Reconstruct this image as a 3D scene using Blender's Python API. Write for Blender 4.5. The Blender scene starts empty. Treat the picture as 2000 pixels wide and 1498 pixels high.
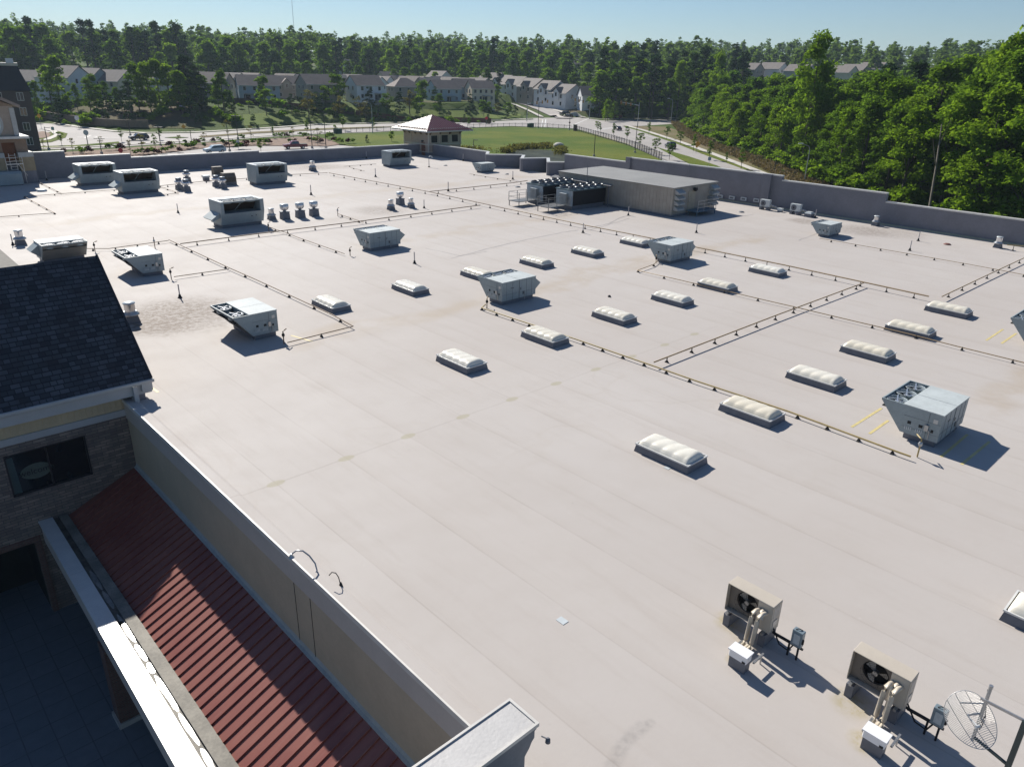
import bpy, math, random
import numpy as np
from mathutils import Vector, Matrix
sc = bpy.context.scene
# ---------------------------------------------------------------- camera, sky, sun, exposure
H = 13.0                                     # camera height above the store roof (z = 0)
YAW, PITCH, ROLL = (math.radians(a) for a in (43.464, 22.721, 1.434))
FPX, CX, CY = 1456.13, 1000.0, 749.0         # focal length and centre in the 2000 x 1498 frame
fw = np.array([math.sin(YAW)*math.cos(PITCH), math.cos(YAW)*math.cos(PITCH), -math.sin(PITCH)])
r0 = np.array([math.cos(YAW), -math.sin(YAW), 0.0]); u0 = np.cross(r0, fw)
rt = r0*math.cos(ROLL)+u0*math.sin(ROLL); up = -r0*math.sin(ROLL)+u0*math.cos(ROLL)
cam = bpy.data.cameras.new('camera'); co = bpy.data.objects.new('camera', cam); sc.collection.objects.link(co)
co.matrix_world = Matrix(((rt[0], up[0], -fw[0], 0), (rt[1], up[1], -fw[1], 0), (rt[2], up[2], -fw[2], H), (0, 0, 0, 1)))
cam.sensor_width = 36.0; cam.lens = FPX/2000*36.0; cam.clip_start = 0.2; cam.clip_end = 6000
sc.camera = co
SUN_AZ, SUN_EL = math.radians(12.3), math.radians(36.3)    # azimuth from +Y toward +X
w = bpy.data.worlds.new('World'); sc.world = w; w.use_nodes = True
wn = w.node_tree; sky = wn.nodes.new('ShaderNodeTexSky'); sky.sky_type = 'NISHITA'; sky.sun_disc = False
sky.sun_elevation = SUN_EL; sky.sun_rotation = SUN_AZ; sky.altitude = 100; sky.air_density = 1.0
sky.dust_density = 0.1; sky.ozone_density = 2.5
bg = wn.nodes['Background']; tint = wn.nodes.new('ShaderNodeMix'); tint.data_type = 'RGBA'; tint.blend_type = 'MULTIPLY'; tint.inputs[0].default_value = 1.0; tint.inputs[7].default_value = (.80, .92, 1.06, 1)
wn.links.new(sky.outputs[0], tint.inputs[6]); wn.links.new(tint.outputs[2], bg.inputs[0]); bg.inputs[1].default_value = 0.055
sl = bpy.data.lights.new('sun', 'SUN'); sl.energy = 4.6; sl.angle = math.radians(0.55); sl.color = (1.0, 0.95, 0.87)
so = bpy.data.objects.new('sun', sl); sc.collection.objects.link(so)
sd = Vector((math.sin(SUN_AZ)*math.cos(SUN_EL), math.cos(SUN_AZ)*math.cos(SUN_EL), math.sin(SUN_EL)))
so.rotation_euler = sd.to_track_quat('Z', 'Y').to_euler()
vs = sc.view_settings; vs.view_transform = 'Standard'; vs.look = 'None'; vs.exposure = 0.55; vs.gamma = 1.0
sc.cycles.max_bounces = 6; sc.cycles.transparent_max_bounces = 8
# ---------------------------------------------------------------- helpers
col = sc.collection
rnd = random.Random(7); R = np.random.default_rng(11)
def ray(px, py): return fw*FPX+rt*(px-CX)-up*(py-CY)
def P(px, py, z=0.0):
    d = ray(px, py); t = (z-H)/d[2]; return Vector((d[0]*t, d[1]*t, z))
def azi(px, py=140):
    d = ray(px, py); return math.atan2(d[0], d[1])
def pol(az, r): return (math.sin(az)*r, math.cos(az)*r)
def tag(o, label=None, cat=None, group=None, kind=None):
    if label: o['label'] = label
    if cat: o['category'] = cat
    if group: o['group'] = group
    if kind: o['kind'] = kind
    return o
def thing(name, label, cat, loc=(0, 0, 0), rz=0.0, group=None, sc_=1.0):
    o = bpy.data.objects.new(name, None); col.objects.link(o); o.empty_display_size = .2
    o.location = loc; o.rotation_euler = (0, 0, rz); o.scale = (sc_,)*3
    return tag(o, label, cat, group)
def copy_tree(o, parent=None):
    c = o.copy(); col.objects.link(c)
    if parent is not None: c.parent = parent; c.matrix_parent_inverse = o.matrix_parent_inverse
    for ch in list(o.children): copy_tree(ch, c)
    return c
def place(o, loc, rz=0.0, label=None, s=1.0):
    o.location = loc; o.rotation_euler = (0, 0, rz); o.scale = (s, s, s)
    if label: o['label'] = label
    return o
class MB:
    def __init__(s): s.v = []; s.f = []; s.sm = []
    def add(s, vs_, fs, smooth=False):
        n = len(s.v); s.v += [tuple(p) for p in vs_]; s.f += [tuple(i+n for i in f) for f in fs]; s.sm += [smooth]*len(fs); return s
    def box(s, x0, x1, y0, y1, z0, z1):
        return s.add([(x0,y0,z0),(x1,y0,z0),(x1,y1,z0),(x0,y1,z0),(x0,y0,z1),(x1,y0,z1),(x1,y1,z1),(x0,y1,z1)],
            [(0,3,2,1),(4,5,6,7),(0,1,5,4),(1,2,6,5),(2,3,7,6),(3,0,4,7)])
    def hexa(s, b, t):      # bottom quad, top quad (same winding, counter-clockwise from above)
        n = len(b); return s.add(list(b)+list(t), [tuple(range(n-1, -1, -1)), tuple(range(n, 2*n))]+[(i, (i+1) % n, n+(i+1) % n, n+i) for i in range(n)])
    def prism(s, poly, z0, z1): return s.hexa([(x, y, z0) for x, y in poly], [(x, y, z1) for x, y in poly])
    def ext(s, prof, axis, a, b):   # extrude a (u,v) profile along x or y
        if axis == 'x': A = [(a, u, v) for u, v in prof]; B = [(b, u, v) for u, v in prof]
        else: A = [(u, a, v) for u, v in prof]; B = [(u, b, v) for u, v in prof]
        n = len(prof); return s.add(A+B, [tuple(range(n)), tuple(range(2*n-1, n-1, -1))]+[(i, n+i, n+(i+1) % n, (i+1) % n) for i in range(n)])
    def sheet(s, pts): return s.add(pts, [tuple(range(len(pts)))])
    def bar(s, p, q, w, h=None, up_=(0, 0, 1)):
        h = w if h is None else h; p = Vector(p); q = Vector(q); d = (q-p).normalized(); u = Vector(up_)
        if abs(d.dot(u)) > .98: u = Vector((1, 0, 0))
        a = d.cross(u).normalized()*w/2; b = a.cross(d).normalized()*h/2
        return s.add([p-a-b, p+a-b, p+a+b, p-a+b, q-a-b, q+a-b, q+a+b, q-a+b], [(0,1,2,3),(7,6,5,4),(0,4,5,1),(1,5,6,2),(2,6,7,3),(3,7,4,0)])
    def tube(s, pts, r, n=8, smooth=True):
        pts = [Vector(p) for p in pts]; rs = r if isinstance(r, (list, tuple)) else [r]*len(pts); V = []; F = []
        for i, p in enumerate(pts):
            d = (pts[min(i+1, len(pts)-1)]-pts[max(i-1, 0)]).normalized()
            u = Vector((0, 0, 1)) if abs(d.z) < .95 else Vector((1, 0, 0))
            a = d.cross(u).normalized(); b = a.cross(d)
            V += [p+(a*math.cos(2*math.pi*k/n)+b*math.sin(2*math.pi*k/n))*rs[i] for k in range(n)]
        for i in range(len(pts)-1): F += [(i*n+k, i*n+(k+1) % n, (i+1)*n+(k+1) % n, (i+1)*n+k) for k in range(n)]
        s.add(V, F, smooth); m = len(V); s.add(V[:n], [tuple(range(n-1, -1, -1))]); s.add(V[-n:], [tuple(range(n))]); return s
    def lathe(s, prof, c=(0, 0, 0), n=16, smooth=True):
        V = []; F = []
        for r_, z in prof: V += [(c[0]+r_*math.cos(2*math.pi*k/n), c[1]+r_*math.sin(2*math.pi*k/n), c[2]+z) for k in range(n)]
        for i in range(len(prof)-1): F += [(i*n+k, i*n+(k+1) % n, (i+1)*n+(k+1) % n, (i+1)*n+k) for k in range(n)]
        s.add(V, F, smooth); s.add(V[-n:], [tuple(range(n))]); s.add(V[:n], [tuple(range(n-1, -1, -1))]); return s
    def build(s, name, m, parent=None, bevel=0.0):
        me = bpy.data.meshes.new(name); me.from_pydata(s.v, [], s.f); me.update()
        me.polygons.foreach_set('use_smooth', s.sm); me.materials.append(m)
        o = bpy.data.objects.new(name, me); col.objects.link(o)
        if parent is not None: o.parent = parent
        if bevel:
            b = o.modifiers.new('bevel', 'BEVEL'); b.width = bevel; b.segments = 1; b.limit_method = 'ANGLE'
        return o
def struct(mb, name, m): return tag(mb.build(name, m), kind='structure')
# ---------------------------------------------------------------- materials
def nt(name):
    m = bpy.data.materials.new(name); m.use_nodes = True; t = m.node_tree; return m, t, t.nodes['Principled BSDF']
def node(t, typ, **k):
    n = t.nodes.new(typ)
    for a, b in k.items():
        if a.startswith('i_'): n.inputs[int(a[2:])].default_value = b
        else: setattr(n, a, b)
    return n
def mathn(t, op, a, b=None, c=None, clamp=False):
    n = t.nodes.new('ShaderNodeMath'); n.operation = op; n.use_clamp = clamp
    for i, v in enumerate((a, b, c)):
        if v is None: continue
        if isinstance(v, (int, float)): n.inputs[i].default_value = v
        else: t.links.new(v, n.inputs[i])
    return n.outputs[0]
def mixc(t, fac, a, b, mode='MIX'):
    n = t.nodes.new('ShaderNodeMix'); n.data_type = 'RGBA'; n.blend_type = mode
    for s_, v in ((n.inputs[0], fac), (n.inputs[6], a), (n.inputs[7], b)):
        if isinstance(v, (int, float)): s_.default_value = v
        elif isinstance(v, tuple): s_.default_value = (*v, 1) if len(v) == 3 else v
        else: t.links.new(v, s_)
    return n.outputs[2]
def noise(t, vec, scale, det=4, rough=.55):
    n = node(t, 'ShaderNodeTexNoise'); n.inputs['Scale'].default_value = scale; n.inputs['Detail'].default_value = det; n.inputs['Roughness'].default_value = rough
    if vec is not None: t.links.new(vec, n.inputs['Vector'])
    return n.outputs['Fac']
def ramp(t, fac, lo, hi):
    n = t.nodes.new('ShaderNodeMapRange'); n.interpolation_type = 'SMOOTHSTEP'; t.links.new(fac, n.inputs[0]); n.inputs[1].default_value = lo; n.inputs[2].default_value = hi; return n.outputs[0]
def geo(t):
    tc = t.nodes.new('ShaderNodeTexCoord'); sp = t.nodes.new('ShaderNodeSeparateXYZ'); t.links.new(tc.outputs['Object'], sp.inputs[0]); return tc.outputs['Object'], sp.outputs
def bumpit(t, b, h, strength, dist=.02):
    n = t.nodes.new('ShaderNodeBump'); n.inputs['Strength'].default_value = strength; n.inputs['Distance'].default_value = dist
    t.links.new(h, n.inputs['Height']); t.links.new(n.outputs[0], b.inputs['Normal'])
MC = {}
def mat(name, c, rough=.6, metal=0.0, var=.12, scale=1.5, bump=0.0, spec=.5, trans=0.0):
    if name in MC: return MC[name]
    m, t, b = nt(name); o, xyz = geo(t)
    n1 = noise(t, o, scale, 5); n2 = noise(t, o, scale*9, 3)
    f = mathn(t, 'ADD', mathn(t, 'MULTIPLY', n1, .65), mathn(t, 'MULTIPLY', n2, .35)); f = ramp(t, f, .32, .68)
    lo = tuple(v*(1-var) for v in c); hi = tuple(min(1, v*(1+var)) for v in c)
    t.links.new(mixc(t, f, lo, hi), b.inputs['Base Color'])
    b.inputs['Roughness'].default_value = rough; b.inputs['Metallic'].default_value = metal; b.inputs['Specular IOR Level'].default_value = spec
    if bump: bumpit(t, b, n2, bump)
    MC[name] = m; return m
def roof_mat():
    m, t, b = nt('roof membrane'); o, s = geo(t); x, y = s[0], s[1]
    xs = mathn(t, 'DIVIDE', mathn(t, 'SUBTRACT', x, 9.29), 2.72)     # membrane sheets run along Y
    fx = mathn(t, 'FRACT', xs); ix = mathn(t, 'FLOOR', xs)
    wn_ = t.nodes.new('ShaderNodeTexWhiteNoise'); wn_.noise_dimensions = '1D'; t.links.new(ix, wn_.inputs['W'])
    d = mathn(t, 'MINIMUM', fx, mathn(t, 'SUBTRACT', 1.0, fx)); wob = noise(t, o, .5, 3)
    seam = mathn(t, 'SUBTRACT', 1.0, ramp(t, mathn(t, 'ADD', d, mathn(t, 'MULTIPLY', mathn(t, 'SUBTRACT', wob, .5), .006)), .002, .013))
    soft = mathn(t, 'SUBTRACT', 1.0, ramp(t, fx, .0, .22))
    ys = mathn(t, 'ADD', mathn(t, 'SUBTRACT', y, 21.25), mathn(t, 'MULTIPLY', mathn(t, 'SUBTRACT', wob, .5), .10))
    ay = mathn(t, 'ABSOLUTE', ys); ycut = mathn(t, 'LESS_THAN', x, 36.0)
    ay2 = mathn(t, 'ABSOLUTE', mathn(t, 'SUBTRACT', y, 51.4))
    cross = mathn(t, 'MAXIMUM', mathn(t, 'MULTIPLY', mathn(t, 'SUBTRACT', 1.0, ramp(t, ay, .01, .05)), ycut), mathn(t, 'SUBTRACT', 1.0, ramp(t, ay2, .01, .05)))
    dj = mathn(t, 'SQRT', mathn(t, 'ADD', mathn(t, 'POWER', mathn(t, 'MULTIPLY', d, 1.3), 2.0), mathn(t, 'POWER', mathn(t, 'MULTIPLY', ys, .9), 2.0)))
    patch = mathn(t, 'MULTIPLY', mathn(t, 'SUBTRACT', 1.0, ramp(t, dj, .14, .17)), mathn(t, 'MULTIPLY', ycut, .55))
    big = noise(t, o, .045, 5); mid = noise(t, o, .35, 6, .65); fine = noise(t, o, 7, 4, .7)
    c = mixc(t, ramp(t, big, .3, .7), (.465, .425, .392), (.515, .480, .450))
    c = mixc(t, mathn(t, 'MULTIPLY', ramp(t, mid, .35, .75), .26), c, (.40, .355, .315))
    mp0 = t.nodes.new('ShaderNodeMapping'); mp0.inputs['Scale'].default_value = (.5, .12, 1); t.links.new(o, mp0.inputs[0]); stn0 = noise(t, mp0.outputs[0], .9, 5, .6)
    c = mixc(t, mathn(t, 'MULTIPLY', fine, .10), c, (.36, .335, .32))
    c = mixc(t, mathn(t, 'MULTIPLY', wn_.outputs['Value'], .10), c, (.40, .37, .35))
    c = mixc(t, mathn(t, 'MULTIPLY', mathn(t, 'MULTIPLY', soft, ramp(t, stn0, .38, .62)), .17), c, (.36, .305, .26))
    mp = t.nodes.new('ShaderNodeMapping'); mp.inputs['Scale'].default_value = (1.6, .16, 1); t.links.new(o, mp.inputs[0]); stn = noise(t, mp.outputs[0], 1.1, 6, .7)
    c = mixc(t, mathn(t, 'MULTIPLY', ramp(t, stn, .48, .78), .26), c, (.35, .30, .26))
    rg = mathn(t, 'ABSOLUTE', mathn(t, 'SUBTRACT', noise(t, o, .12, 3, .5), .5)); rg = mathn(t, 'MULTIPLY', mathn(t, 'SUBTRACT', 1.0, ramp(t, rg, .0, .010)), ramp(t, big, .45, .6)); c = mixc(t, mathn(t, 'MULTIPLY', rg, .10), c, (.36, .30, .23))
    sp3 = noise(t, o, 1.9, 5, .8); c = mixc(t, mathn(t, 'MULTIPLY', ramp(t, sp3, .64, .74), .35), c, (.30, .27, .25)); c = mixc(t, mathn(t, 'MULTIPLY', ramp(t, sp3, .37, .28), .25), c, (.58, .55, .52))
    # water stain bands and dirty patches around fans
    wx = mathn(t, 'MULTIPLY', mathn(t, 'SUBTRACT', noise(t, o, .16, 4), .5), 5.0)
    def band(cy, wd, x0, x1, amt, cc, c):
        q = mathn(t, 'ABSOLUTE', mathn(t, 'ADD', mathn(t, 'SUBTRACT', y, cy), wx)); q = mathn(t, 'SUBTRACT', 1.0, ramp(t, q, wd*.15, wd))
        g = mathn(t, 'MULTIPLY', ramp(t, x, x0, x0+4), mathn(t, 'SUBTRACT', 1.0, ramp(t, x, x1-4, x1)))
        q = mathn(t, 'MULTIPLY', mathn(t, 'MULTIPLY', q, g), mathn(t, 'MULTIPLY', ramp(t, mid, .28, .62), amt)); return mixc(t, q, c, cc)
    c = band(33.3, 1.6, 14, 64, .55, (.40, .33, .25), c); c = band(7.2, 1.3, 33, 56, .5, (.40, .33, .25), c)
    c = band(50.5, 1.8, 30, 62, .4, (.40, .33, .25), c); c = band(74.0, 2.0, 12, 75, .4, (.40, .33, .25), c); c = band(61, 2.2, 10, 70, .28, (.38, .33, .28), c)
    def spot(cx, cy, r1, amt, cc, c, ex=1.0):
        dx = mathn(t, 'MULTIPLY', mathn(t, 'SUBTRACT', x, cx), ex); dy = mathn(t, 'SUBTRACT', y, cy)
        q = mathn(t, 'SQRT', mathn(t, 'ADD', mathn(t, 'POWER', dx, 2.0), mathn(t, 'POWER', dy, 2.0)))
        q = mathn(t, 'SUBTRACT', 1.0, ramp(t, mathn(t, 'ADD', q, mathn(t, 'MULTIPLY', mathn(t, 'SUBTRACT', mid, .5), r1)), r1*.35, r1)); q = mathn(t, 'MULTIPLY', q, mathn(t, 'MULTIPLY_ADD', ramp(t, noise(t, o, 3.2, 6, .8), .38, .62), .75, .25)); return mixc(t, mathn(t, 'MULTIPLY', q, amt), c, cc)
    for cx, cy, r1, amt in SPOTS: c = spot(cx, cy, r1, amt, (.17, .13, .10), c)
    for cx, cy, r1, amt in [(P(x_, y_).x, P(x_, y_).y, r_, a_) for x_, y_, r_, a_ in ((1270,1412,.16,.30),(1256,1420,.24,.34),(1243,1430,.24,.34),(1230,1441,.24,.34),(1219,1453,.24,.34),(1210,1466,.24,.32),(1203,1480,.26,.3),(1196,1496,.26,.3))]: c = spot(cx, cy, r1, amt, (.24, .225, .215), c)
    for cx, cy, r1, amt in GREEN: c = spot(cx, cy, r1, amt, (.36, .30, .16), c)
    c = mixc(t, mathn(t, 'MULTIPLY', mathn(t, 'MAXIMUM', seam, cross), mathn(t, 'MULTIPLY_ADD', ramp(t, mid, .3, .65), .17, .07)), c, (.22, .18, .15))
    c = mixc(t, patch, c, (.36, .33, .22))
    t.links.new(c, b.inputs['Base Color'])
    t.links.new(mathn(t, 'MULTIPLY_ADD', mid, .15, .62), b.inputs['Roughness']); b.inputs['Specular IOR Level'].default_value = .16
    bumpit(t, b, mathn(t, 'ADD', mathn(t, 'MULTIPLY', mid, .6), mathn(t, 'MULTIPLY', fine, .4)), .35, .02); return m
SPOTS = [(P(340, 615).x, P(340, 615).y, 4.6, 1.0), (P(300, 640).x, P(300, 640).y, 2.0, .8), (P(586, 327).x, P(586, 327).y, 5.5, .6), (P(640, 326).x, P(640, 326).y, 4.2, .5),
         (P(738, 411).x, P(738, 411).y, 3.4, .6), (P(1680, 450).x, P(1680, 450).y, 3.6, .45), (P(1740, 455).x, P(1740, 455).y, 4.0, .35), (P(1570, 432).x, P(1570, 432).y, 2.2, .6)]
GREEN = [(P(1425, 1215).x, P(1425, 1215).y, .55, .7), (P(1440, 1290).x, P(1440, 1290).y, .35, .9), (P(1665, 1370).x, P(1665, 1370).y, .6, .7), (P(1690, 1450).x, P(1690, 1450).y, .4, .8), (P(1460, 1250).x, P(1460, 1250).y, .6, .3)]
def brickish(name, cols, mortar, w_, h_, msize=.012, rough=.85, bump=.5, axis='xz', swap=.5):
    m, t, b = nt(name); o, s = geo(t); cb = t.nodes.new('ShaderNodeCombineXYZ')
    if axis == 'xz': t.links.new(mathn(t, 'ADD', s[0], s[1]), cb.inputs[0]); t.links.new(s[2], cb.inputs[1])
    else: t.links.new(s[0], cb.inputs[0]); t.links.new(s[1], cb.inputs[1])
    br = t.nodes.new('ShaderNodeTexBrick'); t.links.new(cb.outputs[0], br.inputs['Vector'])
    br.inputs['Scale'].default_value = 1; br.inputs['Brick Width'].default_value = w_; br.inputs['Row Height'].default_value = h_; br.inputs['Mortar Size'].default_value = msize
    br.inputs['Color1'].default_value = (*cols[0], 1); br.inputs['Color2'].default_value = (*cols[1], 1); br.inputs['Mortar'].default_value = (*mortar, 1); br.offset = swap
    n = noise(t, o, 2.2, 5); n2 = noise(t, o, 25, 3)
    c = mixc(t, ramp(t, n, .35, .65), br.outputs['Color'], cols[2], 'MIX') if len(cols) > 2 else br.outputs['Color']
    c2 = mixc(t, .55, br.outputs['Color'], c); c2 = mixc(t, mathn(t, 'MULTIPLY', n2, .35), c2, tuple(v*.5 for v in cols[0]))
    t.links.new(c2, b.inputs['Base Color']); b.inputs['Roughness'].default_value = rough
    bumpit(t, b, mathn(t, 'SUBTRACT', mathn(t, 'MULTIPLY', n2, .4), br.outputs['Fac']), bump, .03); return m
def leaf_mat(name, a, b_, trans=.58):
    m, t, b = nt(name); oi = t.nodes.new('ShaderNodeObjectInfo'); g = t.nodes.new('ShaderNodeNewGeometry'); n = noise(t, g.outputs['Position'], .35, 3); n2 = noise(t, g.outputs['Position'], 2.5, 2)
    f = mathn(t, 'ADD', mathn(t, 'MULTIPLY', n, .45), mathn(t, 'MULTIPLY', oi.outputs['Random'], .4)); f = mathn(t, 'ADD', f, mathn(t, 'MULTIPLY', n2, .2))
    c = mixc(t, ramp(t, f, .15, .85), a, b_)
    df = t.nodes.new('ShaderNodeBsdfDiffuse'); tr = t.nodes.new('ShaderNodeBsdfTranslucent'); mx = t.nodes.new('ShaderNodeMixShader'); mx.inputs[0].default_value = trans
    t.links.new(c, df.inputs[0]); t.links.new(mixc(t, 1.0, c, (1.0, 1.0, .55), 'MULTIPLY'), tr.inputs[0]); t.links.new(df.outputs[0], mx.inputs[1]); t.links.new(tr.outputs[0], mx.inputs[2])
    t.links.new(mx.outputs[0], t.nodes['Material Output'].inputs[0]); return m
ROOF = roof_mat()
WHITE = mat('white painted metal', (.52, .56, .57), .38, var=.06, scale=.8)
UNIT = mat('grey unit metal', (.275, .325, .34), .5, var=.10, scale=.9, bump=.05)
UNITD = mat('unit louver metal', (.30, .29, .27), .5, var=.1)
DARK = mat('dark opening', (.012, .014, .016), .7, var=.3)
BLACK = mat('black rubber', (.02, .02, .022), .8, var=.3, scale=5)
STEEL = mat('galvanised steel', (.42, .43, .44), .35, .7, var=.12, scale=3)
SILVER = mat('spun aluminium', (.70, .70, .71), .28, .75, var=.08, scale=4)
CURB = mat('grey curb membrane', (.13, .14, .165), .6, var=.12, scale=3, bump=.1)
PIPE = mat('tan gas pipe paint', (.34, .24, .13), .5, var=.15, scale=2)
PIPEY = mat('yellow gas pipe paint', (.40, .30, .12), .45, var=.15, scale=2)
PIPEB = mat('rusty gas pipe', (.19, .12, .07), .6, var=.25, scale=2)
YEL = mat('yellow roof paint', (.60, .50, .22), .6, var=.15, scale=3)
DOME, dt_, db_ = nt('ivory acrylic dome'); oi_ = dt_.nodes.new('ShaderNodeObjectInfo'); dn_ = noise(dt_, geo(dt_)[0], 3.0, 5, .7)
dc_ = mixc(dt_, oi_.outputs['Random'], (.80, .77, .68), (.72, .66, .53)); dc_ = mixc(dt_, mathn(dt_, 'MULTIPLY', ramp(dt_, dn_, .45, .75), .30), dc_, (.50, .44, .34))
dt_.links.new(dc_, db_.inputs['Base Color']); dt_.links.new(mathn(dt_, 'MULTIPLY_ADD', dn_, .35, .12), db_.inputs['Roughness'])
COPE = mat('pale coping metal', (.60, .58, .54), .35, var=.08, scale=2, bump=.03)
PARA = mat('grey parapet membrane', (.175, .175, .20), .65, var=.10, scale=.6, bump=.15)
CONC = mat('concrete', (.42, .39, .35), .85, var=.12, scale=.5, bump=.1)
GLASS = mat('dark window glass', (.02, .03, .04), .06, var=.1, spec=.8)
PC = lambda pts, z: [P(x, y, z) for x, y in pts]
# ---------------------------------------------------------------- terrain
GZ = -6.0
edge = [(57,238),(225,257),(375,258),(500,251),(625,242),(775,239),(913,237),(1000,234),(1090,231),(1160,230),(1230,230),(1327,231),(1352,258),(1400,280),(1500,315),(1600,360),(1700,392),(1800,420)]
ea = []; er = []
for x, y in edge:
    p = P(x, y, GZ); ea.append(math.atan2(p.x, p.y)); er.append(math.hypot(p.x, p.y)+4)
def sm(a, b, x): x = np.clip((x-a)/(b-a), 0, 1); return x*x*(3-2*x)
def hgt(x, y):
    x = np.asarray(x, float); y = np.asarray(y, float); r = np.hypot(x, y); az = np.arctan2(x, y)
    re = np.interp(az, ea, er); k = np.zeros_like(r)
    tc = r-re
    dg2 = np.degrees(az); rl = np.interp(dg2, [22, 28, 36, 40, 43, 47], [45, 30, 15, 15, 95, 110]); rh_ = np.interp(dg2, [32, 38, 43], [5.6, 3.8, 4.0])
    far = np.interp(r, [300, 420, 500, 700, 950, 1500, 3000], [-.4, .8, 6, 15, 27, 32, 25])
    hl = np.where(tc < rl, GZ+np.clip(tc, 0, None)/rl*rh_, np.maximum(far, GZ+rh_)); hl = np.where(tc < 0, GZ, hl)
    farR = np.interp(r, [100, 200, 330, 420, 560, 700, 950, 1500, 3000], [-6, -6, -4.5, 0, 11, 16, 27, 32, 25]); hr = np.where(tc < 0, GZ, np.maximum(farR, GZ))
    s = sm(math.radians(44.5), math.radians(50.5), az); h = hl*(1-s)+hr*s
    n = (np.sin(x*.021+1.3)*np.cos(y*.017)+np.sin(x*.05+y*.043))*.5
    h = h+n*np.clip((r-480)/200, 0, 3)
    inside = (x > -70) & (x < 77) & (y < 103) & (y > -70); h = np.where(inside, -9.2, h)
    return h
NA, rs = 480, np.concatenate([[0, 40], np.arange(70, 460, 4), np.geomspace(465, 3000, 46)])
aa = np.linspace(-math.pi, math.pi, NA, endpoint=False)
V = [(0, 0, -9.2)]; F = []
for r in rs[1:]: X = np.sin(aa)*r; Y = np.cos(aa)*r; Z = hgt(X, Y); V += list(zip(X.tolist(), Y.tolist(), Z.tolist()))
for k in range(NA): F.append((0, 1+(k+1) % NA, 1+k))
for i in range(len(rs)-2):
    for k in range(NA): a = 1+i*NA+k; b = 1+i*NA+(k+1) % NA; F.append((a, b, b+NA, a+NA))
def ground_mat():
    m, t, b = nt('meadow ground'); g = t.nodes.new('ShaderNodeNewGeometry'); o = g.outputs['Position']; n1 = noise(t, o, .02, 5); n2 = noise(t, o, .3, 6, .7); n3 = noise(t, o, 2.5, 3)
    c = mixc(t, ramp(t, n2, .3, .7), (.045, .080, .012), (.085, .130, .022)); c = mixc(t, ramp(t, n1, .56, .70), c, (.115, .085, .05)); c = mixc(t, mathn(t, 'MULTIPLY', n3, .35), c, (.03, .04, .012))
    t.links.new(c, b.inputs['Base Color']); b.inputs['Roughness'].default_value = .95; b.inputs['Specular IOR Level'].default_value = .1; bumpit(t, b, n2, .8, .4); return m
struct(MB().add(V, F, True), 'ground', ground_mat())
def grass_mat(name, a, b_, c_, sc1=.12):
    m, t, b = nt(name); g = t.nodes.new('ShaderNodeNewGeometry'); o = g.outputs['Position']; n1 = noise(t, o, sc1, 5); n2 = noise(t, o, 1.6, 6, .75)
    c = mixc(t, ramp(t, n1, .35, .65), a, b_); c = mixc(t, mathn(t, 'MULTIPLY', ramp(t, n2, .35, .7), .5), c, c_)
    t.links.new(c, b.inputs['Base Color']); b.inputs['Roughness'].default_value = .95; b.inputs['Specular IOR Level'].default_value = .1; bumpit(t, b, n2, .9, .15); return m
LAWN = grass_mat('mown lawn', (.070, .120, .010), (.140, .160, .020), (.045, .080, .008), .05); DRY = grass_mat('dry meadow grass', (.20, .165, .095), (.12, .125, .04), (.16, .12, .07), .06)
ROADM = mat('worn asphalt', (.34, .315, .295), .85, var=.10, scale=.08, bump=.1); WALKM = mat('pale sidewalk', (.50, .47, .42), .85, var=.08, scale=.3)
MULCH = mat('brown mulch', (.20, .125, .085), .95, var=.35, scale=.7, bump=.6); PAINT = mat('white road paint', (.62, .62, .60), .7)
def slab(name, pts, top, m, z0=None): # pixels measured on the flat road plane
    q = [(p.x, p.y) for p in PC(pts, GZ)]
    a = sum(q[i][0]*q[(i+1) % len(q)][1]-q[(i+1) % len(q)][0]*q[i][1] for i in range(len(q)))
    if a < 0: q.reverse()
    mb = MB().sheet([(x, y, GZ+top) for x, y in q]) if z0 is None else MB().prism(q, GZ+z0, GZ+top)
    return struct(mb, name, m)
def strip(name, pts, wd, z, m, base=GZ):   # ribbon along a pixel polyline
    c = [P(x, y, base) for x, y in pts]; L = []; Rr = []
    for i, p in enumerate(c):
        d = (c[min(i+1, len(c)-1)]-c[max(i-1, 0)]).normalized(); nn = Vector((-d.y, d.x, 0))*wd/2; L.append(p+nn); Rr.append(p-nn)
    V = [(p.x, p.y, base+z) for p in L+Rr]; n = len(c); return struct(MB().add(V, [(i, n+i, n+i+1, i+1) for i in range(n-1)]), name, m)
FARE = [(57,240),(110,243),(150,250),(225,259),(283,262),(375,261),(500,254),(625,245),(775,242),(913,240),(1000,236),(1042,234)]
NEARE = [(1108,251),(1000,247),(913,250),(780,256),(725,259),(650,261),(575,265),(500,270),(400,278),(300,283),(200,290),(130,293),(62,292)]
slab('road', [(30,238)]+FARE+[(1018,199),(1000,194),(1022,196),(1140,231),(1175,236),(1327,233),(1400,231),(1400,243),(1325,242),(1250,247),(1215,247),(1250,257),(1325,283),(1375,303),(1457,333),(1560,372),(1440,372),(1330,330),(1290,312),(1225,282),(1175,267),(1125,252)]+NEARE+[(30,294)], .05, ROADM)
slab('road', [(240,318),(300,300),(400,291),(500,284),(575,283),(660,284),(700,288),(700,300),(240,330)], .05, ROADM)
strip('sidewalk', [(x, y-1.5) for x, y in FARE[1:]], 2.0, .18, WALKM)
strip('sidewalk', [(1000,199),(1060,221),(1085,229)], 2.0, .17, WALKM); strip('sidewalk', [(1035,199),(1075,213),(1142,231),(1180,234),(1327,231)], 2.0, .18, WALKM)
strip('sidewalk', [(1222,246),(1262,257),(1333,280),(1385,299),(1470,332),(1560,368)], 2.0, .18, WALKM)
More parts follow.
